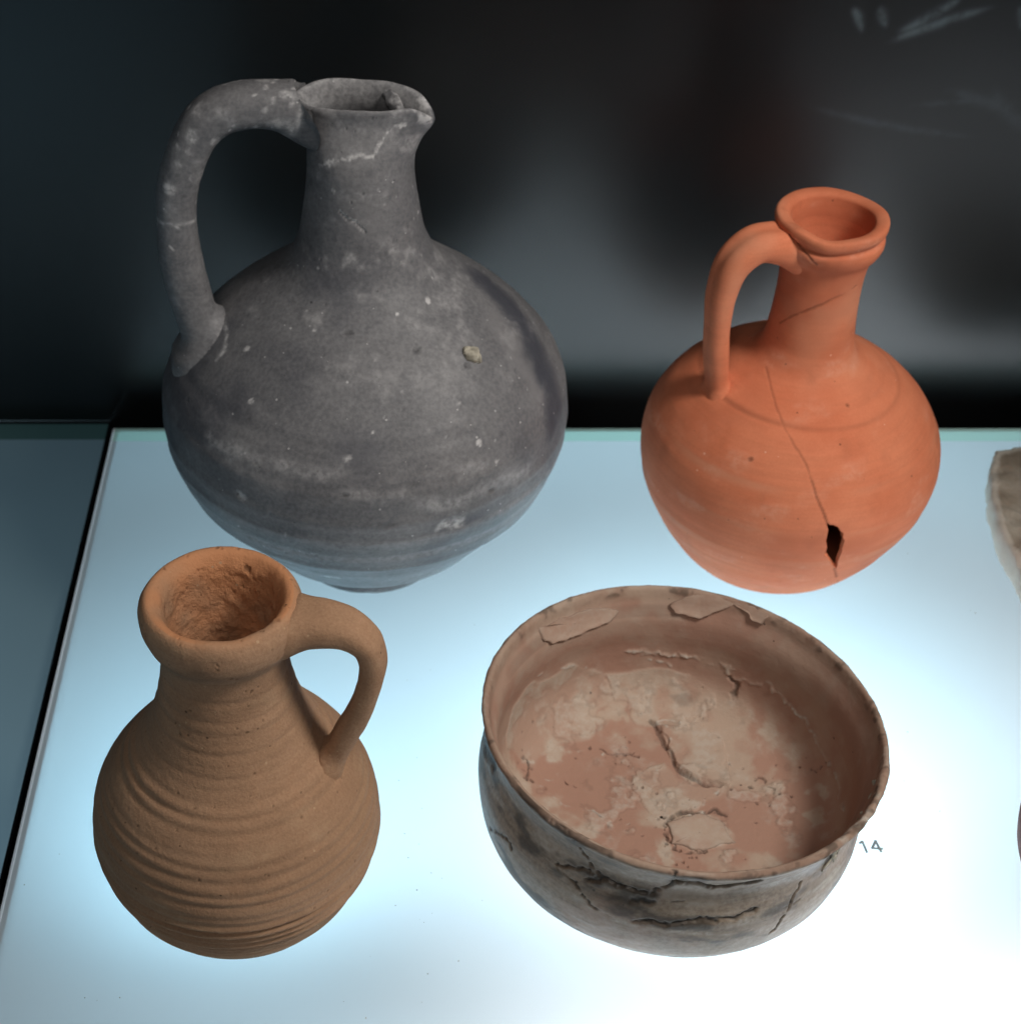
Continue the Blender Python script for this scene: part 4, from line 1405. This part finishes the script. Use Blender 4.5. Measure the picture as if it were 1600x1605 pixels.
def build_small_pot():
    th = thing('small_pot', 'plum brown round pot at the far right of the light box beside the bowl', 'pot', (0.2484, -0.2170, 0.0004))
    out = [(0.0006, 0.0010), (0.020, 0.0010), (0.0235, 0.0002), (0.0290, 0.0020), (0.0400, 0.0090), (0.0480, 0.0210), (0.0500, 0.0330), (0.0470, 0.0440), (0.0400, 0.0530), (0.0320, 0.0590),
           (0.0290, 0.0640), (0.0300, 0.0690), (0.0330, 0.0720), (0.0335, 0.0735), (0.0325, 0.0742)]
    inn = [(0.0310, 0.0735), (0.0275, 0.0690), (0.0255, 0.0640), (0.0280, 0.0580), (0.0370, 0.0500), (0.0430, 0.0420), (0.0455, 0.0320), (0.0435, 0.0210), (0.0350, 0.0110), (0.0006, 0.0060)]
    p = Pot(out + inn, 0.0011, 220, (0.0325, 0.0742))
    P = p.V
    p.push(0.0004 * fbm(P, 30, 3, 63) + np.where(p.outer, 0.0002 * vnoise(np.stack([p.z0 * 0, p.z0 * 0, p.z0], -1), 300, 4), 0))
    p.attr('tint', 0.8 * sstep(-0.2, 0.4, fbm(p.V, 40, 3, 8)))
    p.build([('foot', None, lambda z, oo: oo and z < 0.002), ('rim', None, lambda z, oo: z > 0.0655), ('neck', None, lambda z, oo: z > 0.0575), ('body', None, lambda z, oo: True)], M_PURPLE, th)


build_small_pot()

# ------------------------------------------------------------------ the number printed on the glass
num = thing('number_print', 'small grey number 14 printed on the glass to the right of the bowl', 'number', (0.15945, -0.18900, 0.0005), math.radians(0))


def stroke(pts, w):
    """flat rounded pen stroke"""
    pts = np.array(pts, float)
    V, Fq = [], []
    for a, b in zip(pts[:-1], pts[1:]):
        d = (b - a) / np.linalg.norm(b - a)
        nn = np.array([-d[1], d[0]]) * w / 2
        k = len(V)
        a2, b2 = a - d * w * 0.35, b + d * w * 0.35
        V += [(*(a2 + nn), 0), (*(a2 - nn), 0), (*(b2 - nn), 0), (*(b2 + nn), 0)]
        Fq.append((k, k + 1, k + 2, k + 3))
    for j, v in enumerate(V):
        V[j] = (v[0], v[1], 0.00002 * (j // 4))
    return V, Fq


def px2loc(x, y):
    return (x, y)


DIG1 = [(-0.0037, 0.0019), (-0.0026, 0.0027), (-0.0020, -0.0022)]
DIG4 = [(0.0030, -0.0019), (0.0021, 0.0030), (0.0002, -0.0004), (0.0037, -0.0006)]
for dg_ in (DIG1, DIG4):
    v, f = stroke(dg_, 0.00095)
    mesh_from('digit', v, f, M_INK, num, smooth=False)

# a few grains fallen from the pots on to the glass
rg = random.Random(31)
GV, GF = [], []
for cx, cy, sp, n_ in ((0.0866, -0.1800, 0.085, 34), (-0.0585, -0.2069, 0.055, 26), (0.24, -0.03, 0.03, 10)):
    for _ in range(n_):
        a_ = rg.uniform(0, 2 * math.pi)
        d_ = sp * (1 + abs(rg.gauss(0, 0.25)))
        x, y, r_ = cx + d_ * math.cos(a_), cy + d_ * math.sin(a_), rg.uniform(0.00012, 0.00035)
        if x < XL + 0.004 or y > YB - 0.012:
            continue
        k = len(GV)
        for q_ in ((1, 0, .6), (0, 1, .5), (-1, 0, .7), (0, -1, .6), (0, 0, 1.4), (0, 0, 0.1)):
            GV.append((x + r_ * q_[0] * rg.uniform(.6, 1.2), y + r_ * q_[1] * rg.uniform(.6, 1.2), 0.0002 + r_ * q_[2]))
        GF += [(k, k + 1, k + 4), (k + 1, k + 2, k + 4), (k + 2, k + 3, k + 4), (k + 3, k, k + 4), (k + 1, k, k + 5), (k + 2, k + 1, k + 5), (k + 3, k + 2, k + 5), (k, k + 3, k + 5)]
gr = mesh_from('dust_grains', GV, GF, M_STONE, smooth=False)
gr['kind'] = 'stuff'
gr['label'] = 'tiny grains of fired clay scattered on the glass'
